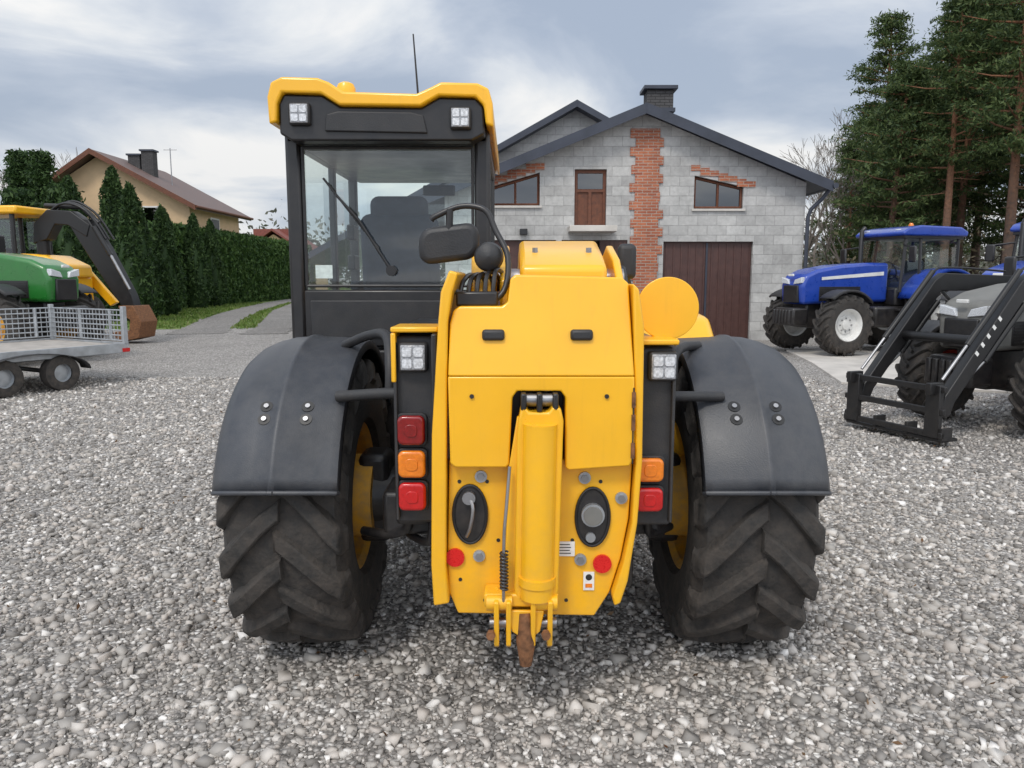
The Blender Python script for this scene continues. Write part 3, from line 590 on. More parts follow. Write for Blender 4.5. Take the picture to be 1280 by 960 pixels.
# ------------------------------------------------------------------ tractors
def tractor(name,loc,rz,sc,paint,rimmat,roofm,loader=False,cab=True,vent='blk',stripe=True,chassis='blk'):
    e=empty(name,loc,rz,sc)
    for s,sn in ((-1,'left'),(1,'right')):
        wheel(e,'rear_%s_wheel'%sn,(s*.86,0,.85),.85,.52,.46,rimmat,side=s,nl=20,hw=.035,sweep=.3)
        wheel(e,'front_%s_wheel'%sn,(s*.84,2.5,.64),.64,.42,.33,rimmat,side=s,nl=18,hw=.04,sweep=.35)
        pf=[(s*.58,-.12),(s*.6,0),(s*1.12,0),(s*1.14,-.06)]
        arcband(e,'rear_%s_fender'%sn,0,0,0,.85,.95,155,20,paint,n=18,prof=pf if s>0 else pf[::-1],th=.03)
        pf=[(s*.64,-.04),(s*.66,0),(s*1.04,0),(s*1.06,-.04)]
        arcband(e,'front_%s_fender'%sn,0,0,2.5,.64,.72,140,50,'plastic',n=12,prof=pf if s>0 else pf[::-1],th=.02)
        prism(e,'headlamp',[(s*.07,1.47),(s*.33,1.50),(s*.33,1.62),(s*.12,1.57)],3.10,3.19,'lamp',bevel=.01)
        bx(e,'hood_vent',min(s*.355,s*.372),max(s*.355,s*.372),1.7,2.75,1.12,1.42,vent,.005)
        for q in range(7): bx(e,'hood_vent_slat',min(s*.37,s*.378),max(s*.37,s*.378),1.72,2.73,1.15+.038*q,1.163+.038*q,'plastic')
        if stripe: prism(e,'hood_decal',[(1.1,1.66),(1.1,1.74),(2.7,1.62),(2.7,1.56)],min(s*.362,s*.369),max(s*.362,s*.369),'whp',axis='x')
        for k in range(3): bx(e,'step',min(s*.52,s*.82),max(s*.52,s*.82),.75,1.05,.35+.28*k,.39+.28*k,'blk',.005)
        bx(e,'fuel_tank',min(s*.3,s*.68),max(s*.3,s*.68),.75,1.55,.55,1.0,'blk',.06)
    tube(e,'rear_axle',[(-.7,0,.85),(.7,0,.85)],.2,'blk'); tube(e,'front_axle',[(-.7,2.5,.62),(.7,2.5,.62)],.11,'blk')
    bx(e,'chassis',-.24,.24,-.4,2.95,.55,1.08,chassis,.05)
    bx(e,'front_weight',-.32,.32,2.95,3.35,.6,.98,'blk',.05)
    for q in range(6): bx(e,'weight_plate',-.29+.1*q,-.21+.1*q,3.3,3.42,.62,.94,'blk',.02)
    hd=[(.95,1.08),(.95,1.93),(1.5,1.93),(2.2,1.88),(2.8,1.78),(3.08,1.66),(3.18,1.45),(3.14,1.05)]
    prism(e,'hood',hd,-.36,.36,paint,axis='x',bevel=.07)
    bx(e,'grille',-.24,.24,3.13,3.20,1.08,1.45,'blk',.02); bx(e,'grille_badge',-.08,.08,3.17,3.21,1.64,1.69,'whp',.01)
    tube(e,'exhaust',[(.47,1.0,1.2),(.47,1.0,2.65),(.47,.92,2.72)],.05,'blk')
    if cab:
        bx(e,'cab_base',-.58,.58,-.5,.95,1.0,1.4,'blk',.05)
        for sx in (-1,1):
            for (y0,y1) in ((-.55,-.62),(.45,.42),(.95,.80)):
                tube(e,'cab_post',[(sx*.68,y0,1.3),(sx*.62,y1,2.55)],.035,'blk',n=8)
            mk('cab_side_glass',[(sx*.68,-.53,1.4),(sx*.68,.93,1.4),(sx*.625,.80,2.5),(sx*.625,-.6,2.5)],[(0,1,2,3)],'glass',e)
            tube(e,'mirror_arm',[(sx*.62,.85,2.3),(sx*1.0,1.0,2.25)],.018,'blk'); box(e,'mirror',(sx*1.02,1.0,2.1),(.18,.06,.34),'blk',.03)
            box(e,'roof_lamp',(sx*.45,.86,2.60),(.16,.06,.09),'lamp',.02)
        mk('cab_windscreen',[(-.66,.96,1.4),(.66,.96,1.4),(.6,.82,2.5),(-.6,.82,2.5)],[(0,1,2,3)],'glass',e)
        mk('cab_rear_window',[(-.66,-.56,1.4),(.66,-.56,1.4),(.6,-.62,2.5),(-.6,-.62,2.5)],[(0,1,2,3)],'glass',e)
        prism(e,'cab_roof',[(-.78,2.5),(-.8,2.60),(-.6,2.70),(.5,2.72),(.85,2.65),(.98,2.56),(.95,2.5)],-.72,.72,roofm,axis='x',bevel=.05)
        bx(e,'cab_roof_liner',-.68,.68,-.7,.9,2.44,2.52,'blk',.01)
        box(e,'seat',(0,-.05,1.65),(.5,.14,.7),'seat',.06); box(e,'seat_base',(0,.15,1.42),(.5,.5,.2),'seat',.06)
        ring=[(.2*math.cos(2*math.pi*i/20),.62+.08*math.sin(2*math.pi*i/20),1.78+.18*math.sin(2*math.pi*i/20)) for i in range(21)]
        tube(e,'steering_wheel',ring,.018,'blk',n=6); tube(e,'steering_column',[(0,.85,1.4),(0,.62,1.78)],.05,'blk')
        lathe(e,'beacon',[(2.70,.06),(2.82,.055),(2.86,.03),(2.865,.001)],(.5,-.4,0),'org',axis='z',n=16)
    return e
def hrot(hx,hy): return math.atan2(-hx,hy)
tractor('tractor',(9.0,17.5,.035),hrot(-.954,-.3),1.0,'blue','whp','blue')
tractor('tractor',(9.0+2.5*.8,13.9+2.5*.6,.035),hrot(-.8,-.6),1.0,'blue','whp','blue')
tractor('tractor',(-12.2,15.7,0),hrot(.985,-.17),1.12,'green','yel2','green',stripe=False)
# old tractor with front loader
e=tractor('loader_tractor',(7.27,9.14,0),hrot(-.93,-.36),.84,'greyp','redp','redp',stripe=False)
k=1/.84
for s in (-1,1):
    x=s*.5*k
    prism(e,'loader_arm',[(1.0*k,1.50*k),(1.0*k,1.66*k),(2.42*k,1.70*k),(2.56*k,1.62*k),(3.50*k,.50*k),(3.55*k,.30*k),(3.42*k,.30*k),(3.36*k,.44*k),(2.45*k,1.50*k)],x-.05*k,x+.05*k,'blk2',axis='x',bevel=.012)
    for q in range(5): box(e,'arm_lettering',(x+s*.0515*k,(2.84+.07*q)*k,(1.245-.084*q)*k),(.003,.035*k,.05*k),'white',rot=(-50,0,0))
    tube(e,'loader_cylinder',[(x,1.3*k,.85*k),(x,2.0*k,1.2*k)],.045*k,'blk2'); tube(e,'cylinder_rod',[(x,2.0*k,1.2*k),(x,2.42*k,1.52*k)],.022*k,'steel')
    tube(e,'crowd_cylinder',[(x,2.45*k,1.38*k),(x,2.95*k,.82*k)],.035*k,'blk2'); tube(e,'crowd_rod',[(x,2.95*k,.82*k),(x,3.44*k,.45*k)],.018*k,'steel')
    tube(e,'crowd_link',[(x,2.55*k,1.72*k),(x,3.2*k,.99*k)],.030*k,'blk2'); tube(e,'crowd_link_rod',[(x,3.2*k,.99*k),(x,3.50*k,.66*k)],.016*k,'steel')
    prism(e,'loader_tower',[(.85*k,.6*k),(.85*k,1.62*k),(1.15*k,1.62*k),(1.3*k,.6*k)],x-.06*k,x+.06*k,'blk2',axis='x',bevel=.01)
    bx(e,'carriage_upright',x-.08*k,x+.08*k,3.55*k,3.61*k,.10*k,.62*k,'blk2',.01)
    bx(e,'carriage_hook',x-.03*k,x+.03*k,3.50*k,3.68*k,.52*k,.64*k,'blk2',.01)
    tube(e,'loader_hose',[(x,1.4*k,1.72*k),(x,2.3*k,1.76*k),(x,2.6*k,1.66*k),(x,3.2*k,.98*k)],.012*k,'blk2',smoothpts=4)
tube(e,'loader_crossbar',[(-.5*k,2.95*k,1.02*k),(.5*k,2.95*k,1.02*k)],.05*k,'blk2')
for z_ in (.13,.36,.58): bx(e,'carriage_bar',-.62*k,.62*k,3.56*k,3.60*k,(z_-.03)*k,(z_+.03)*k,'blk2',.008)
for x_ in (-.6,-.2,.2,.6): bx(e,'carriage_rib',(x_-.02)*k,(x_+.02)*k,3.45*k,3.59*k,.08*k,.2*k,'blk2',.005)
bx(e,'carriage_floor',-.6*k,.6*k,3.35*k,3.58*k,.06*k,.09*k,'blk2',.005)
# ------------------------------------------------------------------ backhoe
e=empty('backhoe_loader',(-12.75,20.0,0),R(-8))
for s in (-1,1):
    wheel(e,'rear_wheel',(-1.0,s*.9,.75),.75,.5,.4,'yel2',side=s,lugs=False); wheel(e,'front_wheel',(1.2,s*.9,.6),.6,.4,.3,'yel2',side=s,lugs=False)
for o in e.children: o.rotation_euler=(0,0,0)
bx(e,'body',-1.6,1.7,-.6,.6,.7,1.7,'yel',.08); prism(e,'hood',[(.5,1.65),(.5,2.25),(1.2,2.2),(1.75,1.95),(1.8,1.65)],-.5,.5,'yel',bevel=.06)
for sx in (-1.2,-.3,.5):
    for s in (-1,1): tube(e,'cab_post',[(sx,s*.62,1.5),(sx,s*.6,3.2)],.06,'blk')
bx(e,'cab_roof',-1.35,.75,-.76,.76,3.2,3.40,'yel',.05)
for s in (-1,1): pane(e,'cab_glass',(-1.18,s*.6,1.7),(.48,s*.6,1.7),(.48,s*.6,3.18),(-1.18,s*.6,3.18))
box(e,'seat',(-.3,0,2.0),(.3,.5,.8),'seat',.06)
D=-.55
def ax(P_): return [(x+D,z) for x,z in P_]
prism(e,'boom_arm',ax([(1.2,2.5),(1.25,3.0),(1.65,3.34),(2.3,3.30),(2.80,2.95),(2.70,2.65),(2.2,2.95),(1.85,2.98),(1.6,2.6)]),-.16,.16,'blk2','y',bevel=.02)
prism(e,'dipper_arm',ax([(2.1,3.15),(2.75,3.10),(3.2,2.4),(3.8,1.2),(3.9,.75),(3.65,.72),(3.25,1.3),(2.65,2.25)]),-.14,.14,'blk2','y',bevel=.02)
tube(e,'boom_cylinder',[(1.5+D,0,3.45),(2.5+D,0,3.40),(2.95+D,0,3.0)],.06,'blk2'); tube(e,'bucket_cylinder',[(2.95+D,-.2,2.9),(3.35+D,-.2,2.2)],.06,'blk2'); tube(e,'bucket_rod',[(3.35+D,-.2,2.2),(3.8+D,-.2,1.35)],.035,'steel')
for q in (.0,.18,-.12): tube(e,'arm_hose',[(1.3+D,q,2.9),(2.0+D,q,3.5+q*.3),(2.7+D,q,3.3),(3.2+D,q,2.6)],.03,'blk2',smoothpts=5)
prism(e,'bucket',ax([(3.55,.95),(3.95,.95),(4.15,.55),(4.05,.15),(3.6,.05),(3.25,.25),(3.45,.3),(3.8,.3),(3.85,.6),(3.6,.75)]),-.35,.35,'rust','y',bevel=.015)
for q in (-.3,-.1,.1,.3): prism(e,'bucket_tooth',ax([(3.3,.28),(3.05,.18),(3.3,.18)]),q-.03,q+.03,'steel','y')
tube(e,'support_post',[(1.3+D+.1,0,1.0),(1.35+D,0,2.9)],.16,'blk2')
for s in (-1,1): prism(e,'loader_arm',[(.2,2.0),(.3,2.25),(1.5,1.9),(2.3,1.0),(2.1,.9),(1.4,1.65)],s*.68-.06,s*.68+.06,'yel','y',bevel=.02)
# ------------------------------------------------------------------ trailer
e=empty('flatbed_trailer',(-6.1,12.1,0),R(60))
LN,WD=5.2,2.0
bx(e,'deck',-LN,0,0,WD,.56,.60,'deckw',.005)
for a in ((-LN,0,-.03,.0),(-LN,0,WD,WD+.03)): bx(e,'deck_side_rail',a[0],a[1],a[2],a[3],.48,.63,'galv',.006)
bx(e,'deck_end_rail',0.002,.035,-.03,WD+.03,.48,.63,'galv',.006)
for yy in (.5,1.5): bx(e,'chassis_beam',-LN,0,yy-.04,yy+.04,.42,.55,'galv',.004)
def lattice(a,b,z0,z1,nm):
    a=Vector(a);b=Vector(b); n=max(2,int((b-a).length/.09)); V=[];F=[]
    for z_ in np.linspace(z0,z1,7): 
        v,f=tubedata([a+Vector((0,0,z_)),b+Vector((0,0,z_))],.012,6,base=len(V)); V+=v;F+=f
    for i in range(n+1):
        q=a.lerp(b,i/n); v,f=tubedata([q+Vector((0,0,z0)),q+Vector((0,0,z1))],.006 if i%9 else .028,6,base=len(V)); V+=v;F+=f
    mk(nm,V,F,'galv',e)
lattice((-LN,WD,0),(0,WD,0),.66,1.14,'far_mesh_side'); lattice((0,WD,0),(0,0,0),.66,1.14,'end_mesh_gate')
for yy in (0,WD): bx(e,'corner_post',-.04,.03,yy-.03,yy+.03,.6,1.2,'galv',.005)
for xx in (-1.05,-1.85):
    for s,yy in ((-1,.0),(1,WD)):
        pr=[(-.09,.13),(-.1,.2),(-.085,.25),(0,.265),(.085,.25),(.1,.2),(.09,.13)]
        lathe(e,'wheel_tyre',pr,(yy-s*.02,0,0),'rubber',n=32)
        o=e.children[-1]; 
        pr2=[(-.06,.135),(-.02,.12),(-.03,.001)]
        o.rotation_euler=(0,0,R(90)); o.location=(xx,0,.265)
        o2=lathe(e,'wheel_rim',pr2 if s<0 else [(-a_,b_) for a_,b_ in pr2],(yy-s*.02,0,0),'galv',n=24); o2.rotation_euler=(0,0,R(90)); o2.location=(xx,0,.265)
    tube(e,'axle',[(xx,.1,.265),(xx,WD-.1,.265)],.035,'blk')
arc=[(-1.45+.78*math.cos(R(a_)),-.0,.30+.27*math.sin(R(a_))) for a_ in range(0,181,12)]
V=[(x,y-.14,z) for x,y,z in arc]+[(x,y+.12,z) for x,y,z in arc]; n_=len(arc)
mk('mudguard',V,[(i,i+1,i+1+n_,i+n_) for i in range(n_-1)],'plastic',e,smooth=40,solid=.01)
box(e,'tail_lamp',(-.02,-.036,.52),(.12,.01,.06),'red'); 
# ------------------------------------------------------------------ block building
e=empty('block_house',(0,20.4,0)); e['world']=1
def wall(nm,outline,holes,y,th,mat,par):
    loops=[[Vector((x,y,z)) for x,z in outline]]+[[Vector((x,y,z)) for x,z in h] for h in holes]
    V=[v for l in loops for v in l]; F=[tuple(f) for f in tessellate_polygon(loops)]
    F2=[]
    for f in F:
        n=(V[f[1]]-V[f[0]]).cross(V[f[2]]-V[f[0]]); F2.append(f if n.y<0 else f[::-1])
    V2=V+[v+Vector((0,th,0)) for v in V]; b=0; n=len(V)
    for l in loops:
        m=len(l)
        for i in range(m): F2.append((b+i,b+(i+1)%m,b+(i+1)%m+n,b+i+n))
        b+=m
    return mk(nm,V2,F2,mat,par)
YF=20.4; pk=(3.37,5.80); sl=.40
zr=lambda x: pk[1]-abs(x-pk[0])*sl
holes=[[(3.96,0.0),(6.31,0.0),(6.31,2.58),(3.96,2.58)],
 [(4.72,3.42),(6.0,3.42),(6.0,3.98),(4.72,4.26)],
 [(-.55,3.50),(.72,3.50),(.72,4.34),(-.55,3.98)],
 [(1.62,2.98),(2.45,2.98),(2.45,4.42),(1.62,4.42)],
 [(1.30,0),(3.02,0),(3.02,2.62),(1.30,2.62)],
 [(-1.0,0),(1.15,0),(1.15,2.62),(-1.0,2.62)]]
holes=[[(x,max(z,.001)) for x,z in h] for h in holes]
wall('front_wall',[(-1.75,0-.05),(7.62,-.05),(7.62,zr(7.62)-.02),pk,(-1.75,zr(-1.75)-.02)],holes,YF,.3,'block',e)
bx(e,'right_wall',7.32,7.60,YF+.3,32,0,3.9,'block'); bx(e,'left_wall',-1.73,-1.45,YF+.3,32,0,3.6,'block'); bx(e,'back_wall',-1.7,7.6,32,32.3,0,3.9,'block')
bx(e,'interior_floor',-1.4,7.3,YF+.31,31.9,-.04,.01,'conc'); bx(e,'interior_ceiling',-1.4,7.3,YF+.31,31.9,2.75,2.9,'conc')
def slope(nm,x0,x1,y0,y1,zt,th,mat,par):
    prism(par,nm,[(x0,zt(x0)),(x1,zt(x1)),(x1,zt(x1)-th),(x0,zt(x0)-th)],y0,y1,mat)
XR=8.14
zt=lambda x: pk[1]+.16-abs(x-pk[0])*sl
slope('roof_right',pk[0]+.002,XR-.05,YF-.42,32.6,zt,.15,'rooft',e); slope('roof_left',-2.6,pk[0]-.002,YF-.42,32.6,zt,.15,'rooft',e)
zf=lambda x: pk[1]+.175-abs(x-pk[0])*sl
slope('fascia_right',pk[0]+.002,XR,YF-.46,YF-.425,zf,.26,'rooft',e); slope('fascia_left',-2.65,pk[0]-.002,YF-.46,YF-.425,zf,.26,'rooft',e)
for i in range(20): 
    yy=YF-.2+i*.6; slope('roof_rib',pk[0]+.05,XR-.1,yy,yy+.03,lambda x:zt(x)+.03,.03,'rooft',e)
tube(e,'gutter',[(XR+.05,YF-.5,zt(XR)-.1),(XR+.05,32.6,zt(XR)-.1)],.07,'rooft')
tube(e,'downpipe',[(XR+.02,YF-.2,zt(XR)-.15),(XR-.15,YF-.15,3.65),(7.75,YF-.06,3.4),(7.68,YF-.06,3.2),(7.68,YF-.06,.1)],.05,'rooft')
def sheetdoor(nm,x0,x1,z0,z1,y,mat,step=.2):
    bx(e,nm,x0,x1,y,y+.05,z0,z1,mat)
    x=x0+step/2
    while x<x1-.02: bx(e,nm+'_rib',x-.02,x+.02,y-.02,y-.001,z0+.05,z1-.05,mat); x+=step
sheetdoor('garage_door',3.965,6.305,.02,2.575,YF+.12,'door'); sheetdoor('garage_door',-.995,1.145,.02,2.615,YF+.12,'door')
bx(e,'garage_door_seam',5.10,5.15,YF+.085,YF+.098,.05,2.55,'rooft')
sheetdoor('side_door',2.30,3.02,.02,2.62,YF+.05,'door',.12)
bx(e,'balcony_door',1.63,2.44,YF+.14,YF+.19,2.99,4.41,'wood'); 
for x0,x1,z0,z1 in ((1.63,1.70,3,4.41),(2.37,2.44,3,4.41),(1.7,2.37,4.33,4.41),(1.7,2.37,3.85,3.92),(1.99,2.07,3.0,3.85)): bx(e,'balcony_door_frame',x0,x1,YF+.10,YF+.138,z0,z1,'wood')
bx(e,'balcony_door_glass',1.71,2.36,YF+.125,YF+.135,3.93,4.32,'dglass')
bx(e,'balcony_slab',1.45,2.65,YF-.75,YF-.003,2.80,2.95,'conc',.01)
bx(e,'lean_door_leaf',1.36,1.44,YF-.75,YF-.02,.02,2.4,'door')
def trapwin(nm,a):
    (x0,zb),(x1,_),(_,z1),(_,z0)=a
    mk(nm+'_glass',[(x0,YF+.14,zb),(x1,YF+.14,zb),(x1,YF+.14,z1),(x0,YF+.14,z0)],[(0,1,2,3)],'dglass',e)
    mk(nm+'_room',[(x0,YF+.5,zb),(x1,YF+.5,zb),(x1,YF+.5,z1),(x0,YF+.5,z0)],[(0,1,2,3)],'blk',e)
    q=[(x0+.03,zb+.03),(x1-.03,zb+.03),(x1-.03,z1-.04),(x0+.03,z0-.04)]
    for i in range(4): a_,b_=q[i],q[(i+1)%4]; tube(e,nm+'_frame',[(a_[0],YF+.11,a_[1]),(b_[0],YF+.11,b_[1])],.035,'wood',n=4)
    m=(x0+x1)/2; tube(e,nm+'_mullion',[(m,YF+.11,zb),(m,YF+.11,(z0+z1)/2-.03)],.03,'wood',n=4)
    bx(e,nm+'_sill',x0-.05,x1+.05,YF-.06,YF-.003,zb-.06,zb-.004,'conc')
trapwin('right_window',holes[1]); trapwin('left_window',holes[2])
# brick pilaster with toothing
z=0.0;i=0
while z<5.35:
    dl=random.choice((.14,.10,.02)) if i%2 else 0; dr=random.choice((.14,.12,.05)) if (i+1)%2 else .02
    bx(e,'brick_pilaster',3.18-dl,3.78+dr,YF-.035,YF-.004,z+.001,min(z+.225,5.45),'brick')
    z+=.226;i+=1
for i in range(7):
    x=4.62+i*.24
    bx(e,'brick_lintel',x,x+.238,YF-.025,YF-.004,4.32-.07*i+(.0 if i%2 else .06),4.52-.07*i,'brick')
for i in range(6): bx(e,'brick_lintel',-.6+i*.24,-.6+i*.24+.238,YF-.025,YF-.004,4.02+.075*i,4.20+.075*i+(.0 if i%2 else .05),'brick')
bx(e,'brick_patch',5.98,6.3,YF-.02,YF-.004,3.98,4.12,'brick')
bx(e,'chimney',3.62,4.32,21.4,22.0,5.2,6.62,'chim',.01); bx(e,'chimney_cap',3.52,4.42,21.3,22.1,6.622,6.72,'rooft',.01); bx(e,'chimney_collar',3.57,4.37,21.35,22.05,6.05,6.15,'rooft')
# rear wing with taller roof
YW=24.4; p2=(1.95,6.72)
prism(e,'rear_wing_wall',[(-5,3),(3.25,3),(3.25,6.05),p2,(-5,3.2)],YW,YW+.3,'block2')
z2=lambda x: p2[1]+.2-(abs(x-p2[0])*.55)
slope('rear_wing_roof_left',-6.5,p2[0]-.002,YW-.5,33,z2,.2,'rooft',e); slope('rear_wing_roof_right',p2[0]+.002,3.8,YW-.5,33,z2,.2,'rooft',e)
bx(e,'floodlight',.2,.4,YF-.18,YF-.02,2.75,2.9,'blk',.01)
# ------------------------------------------------------------------ cream house
e=empty('cream_house',(-20,45,0)); e['world']=1
gx=[(-25.3,0),(-18.5,0),(-18.5,5.75),(-23.6,8.45),(-25.3,7.4)]
prism(e,'walls',gx,45,53,'stucco')
def rp(nm,a,b,y0,y1,th,mat):
    prism(e,nm,[a,b,(b[0],b[1]-th),(a[0],a[1]-th)],y0,y1,mat)
rp('roof_right',(-23.62,8.78),(-17.9,5.70),44.3,53.8,.22,'roofb'); rp('roof_left',(-26.2,7.05),(-23.622,8.78),44.3,53.8,.22,'roofb')
rp('barge_board',(-23.6,8.80),(-17.85,5.71),44.2,44.29,.30,'wood'); rp('barge_board_left',(-26.25,7.05),(-23.603,8.80),44.2,44.29,.30,'wood')
tube(e,'gutter',[(-17.82,44.3,5.62),(-17.82,53.8,5.62)],.08,'wood')
for xx,zb in ((-20.6,4.4),(-20.2,1.6)):
    bx(e,'window_frame',xx-.55,xx+.55,44.93,44.995,zb,zb+1.3,'whp'); bx(e,'window_back',xx-.46,xx+.46,44.92,44.929,zb+.09,zb+1.21,'blk'); bx(e,'window_glass',xx-.46,xx+.46,44.90,44.912,zb+.1,zb+1.2,'dglass')
bx(e,'side_window_frame',-18.49,-18.45,48,49.4,4.3,5.3,'whp'); bx(e,'side_window',-18.449,-18.44,48.1,49.3,4.4,5.2,'blk')
for xx,hh in ((-21.9,9.15),(-22.7,8.9)): bx(e,'chimney',xx-.35,xx+.35,47.5,48.1,7.2,hh,'chim'); bx(e,'chimney_cap',xx-.43,xx+.43,47.42,48.18,hh+.002,hh+.1,'rooft')
tube(e,'tv_aerial',[(-20.7,48,7),(-20.7,48,9.4)],.03,'steel'); tube(e,'tv_aerial_bar',[(-21.1,48,9.3),(-20.3,48,9.3)],.02,'steel')
e=empty('red_roof_house',(-22,72,0)); e['world']=1
prism(e,'walls',[(-25,0),(-19,0),(-19,3.6),(-22,5.6),(-25,3.6)],72,80,'stucco')
rp('roof_right',(-22.01,6.1),(-18.4,3.7),71.5,80.5,.2,'roofr'); rp('roof_left',(-25.6,3.7),(-22.012,6.1),71.5,80.5,.2,'roofr')
bx(e,'dormer',-24.5,-21,74,78,4.2,6.2,'roofr')
# ------------------------------------------------------------------ vegetation
def pine(loc,h,seed,base=.35,spread=2.4,dens=1.0):
    rg=random.Random(seed); e=empty('pine_tree',loc,rg.random()*6.28)
    V=[];F=[]; lean=(rg.uniform(-.3,.3),rg.uniform(-.3,.3)); tp=[(lean[0]*(i/8)**2,lean[1]*(i/8)**2,h*i/8) for i in range(9)]
    v,f=tubedata(tp,[.20*(1-.85*i/8)*h/12 for i in range(9)],8); V+=v;F+=f; C=[]
    nl=int(46*dens)
    for i in range(nl):
        tt=base+(1-base)*((i+rg.random())/nl)**.9; z=h*tt; a=i*2.4+rg.random()
        fr=(tt-base)/(1-base); prf=math.sin(math.pi*min(1,.18+fr*.82))**.7
        ln=spread*(.25+.85*prf)*rg.uniform(.5,1.2)*(1-.55*fr)
        ox,oy=lean[0]*tt*tt,lean[1]*tt*tt
        pts=[(ox,oy,z),(ox+ln*.5*math.cos(a),oy+ln*.5*math.sin(a),z+ln*.05),(ox+ln*math.cos(a),oy+ln*math.sin(a),z+ln*.18)]
        v,f=tubedata(pts,[.05,.03,.01],5,base=len(V)); V+=v;F+=f
        for j in range(rg.randint(5,8)):
            s=rg.uniform(.35,1.05); sd_=rg.uniform(-.28,.28)*ln; cx=ox+ln*s*math.cos(a)-sd_*math.sin(a); cy=oy+ln*s*math.sin(a)+sd_*math.cos(a); czz=z+ln*.14*s+rg.uniform(-.08,.14)
            n=int(rg.randint(30,60)); g=RNG.normal(size=(n,3))*np.array([.23,.23,.085])*rg.uniform(.7,1.3); C.append(g+np.array([cx,cy,czz]))
    for _ in range(12):
        z=h*rg.uniform(.12,base+.1); a=rg.random()*6.28; ln=rg.uniform(.4,1.4); v,f=tubedata([(0,0,z),(ln*math.cos(a),ln*math.sin(a),z-.1*ln)],[.025,.006],4,base=len(V)); V+=v;F+=f
    mk('trunk_and_limbs',V,F,'bark',e,smooth=60); leaves('needles',np.concatenate(C),.10,'needle',e,el=.30); return e
def dup(src,loc,rz,sc):
    e=empty(src.name.split('.')[0],loc,rz,sc)
    for c in src.children:
        o=bpy.data.objects.new(c.name.split('.')[0],c.data); S.collection.objects.link(o); o.parent=e
    return e
pp=[pine((17.2,27,0),13.0,1,.42,2.5,1.2),pine((15.0,31,0),9.6,2,.30,2.2,1.15),pine((19.6,29,0),14.5,3,.46,2.6,1.2),pine((17.0,35,0),10.4,4,.26,2.2,1.05)]
for i,(x,y,s) in enumerate([(18.9,33,.98),(21.5,34,1.12),(17.9,38,.95),(20.3,38.5,1.0),(19.3,42,.95),(23.0,30.5,1.1),(21.2,43,1.05),(25.0,37,1.15),(23.5,43,1.1),(28,33,1.1),(18.3,25.2,.90),(23,26,1.0),(23.3,50,.95),(25.4,50,1.0),(28,50,1.1),(26,46,1.15),(21.6,47,.9),(16.2,33.5,.85),(16.1,29,.8),(20.6,31.5,1.05),(19.0,36,1.05),(22.6,38,1.1),(15.8,36.5,.75)]):
    dup(pp[(i*3+i//4)%4],(x,y,0),i*1.7,s)
def mass(name,pts,mat,size,el=.5,parent=None): return leaves(name,np.concatenate(pts),size,mat,parent,el=el)
# undergrowth beneath pines
P_=[]
for _ in range(300):
    x=random.uniform(12.2,32); y=random.uniform(27,46); hh=random.uniform(.8,3.2); n=60
    P_.append(RNG.normal(size=(n,3))*np.array([.5,.5,hh*.35])+np.array([x,y,hh*.5]))
mass('undergrowth',P_,'scrub',.11)
def thuja(loc,h,r,seed,mat='thuja',n=7000):
    e=empty('thuja_tree',loc); z=RNG.random(n)**.85; a=RNG.random(n)*6.283
    prof=r*np.clip(1-z,0,1)**.55*(.85+.2*np.sin(a*3+z*9+seed)+.12*np.sin(a*7-z*23))*np.minimum(1,(z+.04)*6)**.5
    rr=prof*(1-.35*RNG.random(n)**2); C=np.stack([rr*np.cos(a),rr*np.sin(a),z*h+RNG.normal(0,.05,n)],1)
    leaves('foliage',C,.10,mat,e,el=.4,up=1.0); tube(e,'trunk',[(0,0,0),(0,0,h*.85)],[.09,.02],'bark')
    lathe(e,'inner_twigs',[(.1,r*.5),(h*.3,r*.62),(h*.6,r*.45),(h*.9,.03)],(0,0,0),'thuja',axis='z',n=10); return e
for i,(x,y,h,r) in enumerate([(-14.1,29,5.0,1.0),(-15.7,31,5.9,1.15),(-15.0,33.5,4.6,.85),(-16.0,36,4.7,.9),(-16.9,38.2,4.7,.85),(-18.6,33,5.8,1.25),(-17.6,29.5,3.2,1.0),(-20.5,31,3.6,1.2),(-14.9,28,2.6,.7),(-16.7,41,4.9,.9),(-17.0,44,4.8,.85)]):
    thuja((x,y,0),h,r,i)
# hedge
n=60000; yy=RNG.uniform(39.5,68,n); fc=RNG.random(n)
wv=.45*np.abs(np.sin(yy*2.6))+.1*RNG.normal(size=n)
zz_=RNG.random(n)*(4.1+.28*np.abs(np.sin(yy*2.6+.3))); xx=np.where(fc<.72,-17.6+wv-.25*(zz_/4)**3,-17.6-RNG.random(n)*1.4); zz_=np.where(fc<.72,zz_,4.1+.28*np.abs(np.sin(yy*2.6+.3))+RNG.normal(0,.07,n))
e=empty('thuja_hedge',(0,0,0)); leaves('hedge_leaves',np.stack([xx,yy,zz_],1),.13,'hedge',e,el=.4,up=1.2)
bx(e,'hedge_core',-18.3,-17.75,39.6,68,0,3.9,'thuja')
n=6000; leaves('hedge_end',np.stack([RNG.uniform(-19,-17.4,n),39.5+RNG.normal(0,.15,n),RNG.random(n)*4.1],1),.13,'hedge',e,el=.4,up=1)
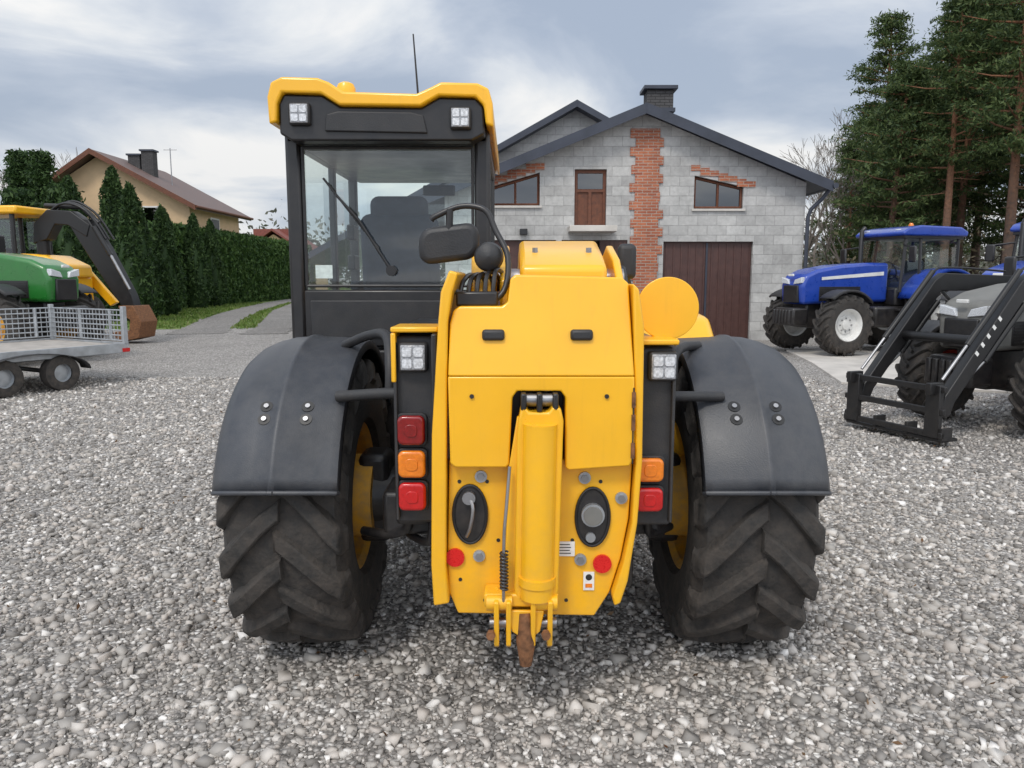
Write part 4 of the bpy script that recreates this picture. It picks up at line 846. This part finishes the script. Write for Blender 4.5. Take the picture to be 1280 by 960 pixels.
# left conifers beyond house
def spruce(loc,h,r,seed):
    e=empty('spruce_tree',loc); rg=random.Random(seed); C=[]
    for i in range(150):
        tt=rg.random()**.8; a=rg.random()*6.28; ln=r*(1-tt)**.85*rg.uniform(.7,1.1)
        for j in range(5):
            s=(j+1)/5; C.append(RNG.normal(size=(16,3))*np.array([.22,.22,.14])+np.array([ln*s*math.cos(a),ln*s*math.sin(a),.5+tt*(h-.6)-ln*s*.25]))
    leaves('needles',np.concatenate(C),.14,'thuja',e,el=.4); tube(e,'trunk',[(0,0,0),(0,0,h)],[.18,.02],'bark'); return e
sp_=[spruce((-25.3,42.5,0),8.3,2.3,1),spruce((-22.0,35,0),5.4,1.8,2)]
for i,(x,y,s) in enumerate([(-28,45,1.05),(-23.8,38.5,.85),(-33,47,1.1),(-27.3,41,.95),(-29.5,43,1.0),(-20.2,35.5,.75),(-24.5,34,.75),(-36,50,1.1),(-30.5,49,1.1),(-23.2,40.5,1.15)]): dup(sp_[i%2],(x,y,0),i*2.1,s)
# bare trees
def bare(loc,h,seed,spread=.42):
    rg=random.Random(seed); V=[];F=[]
    def br(p,dv,ln,r,dp):
        q=p+dv*ln*.5+Vector((rg.uniform(-.05,.05),rg.uniform(-.05,.05),0))*ln; e_=q+(dv+Vector((rg.uniform(-.15,.15),rg.uniform(-.15,.15),.05))).normalized()*ln*.5
        v,f=tubedata([p,q,e_],[r,r*.8,r*.6],5 if dp<3 else 3,cap=False,base=len(V)); V.extend(v); F.extend(f)
        if dp<6:
            for k_ in range(rg.choice((2,3,3))):
                nd=(dv+Vector((rg.uniform(-1,1),rg.uniform(-1,1),rg.uniform(-.25,.6)))*spread*1.6).normalized(); br(e_ if k_ else q.lerp(e_,.7),nd,ln*rg.uniform(.62,.82),max(r*.55,.012),dp+1)
    br(Vector((0,0,0)),Vector((0,0,1)),h*.28,h*.014,0)
    e=empty('bare_tree',loc); mk('branches',V,F,'twig',e); return e
b1=bare((16.6,44,0),11,5); b2=bare((20.5,52,0),11,8)
dup(b1,(12.2,56,0),2.0,1.0); dup(b2,(-33,60,0),.7,1.1); dup(b1,(-40,62,0),1.2,1.1); dup(b2,(-47,66,0),3,1.2); dup(b1,(14.0,33,0),4,.62); dup(b2,(16.4,40,0),4,.8); dup(b1,(-37,58,0),5,1.0); dup(b2,(15.2,36,0),1,.6)
# distant tree line
P_=[]
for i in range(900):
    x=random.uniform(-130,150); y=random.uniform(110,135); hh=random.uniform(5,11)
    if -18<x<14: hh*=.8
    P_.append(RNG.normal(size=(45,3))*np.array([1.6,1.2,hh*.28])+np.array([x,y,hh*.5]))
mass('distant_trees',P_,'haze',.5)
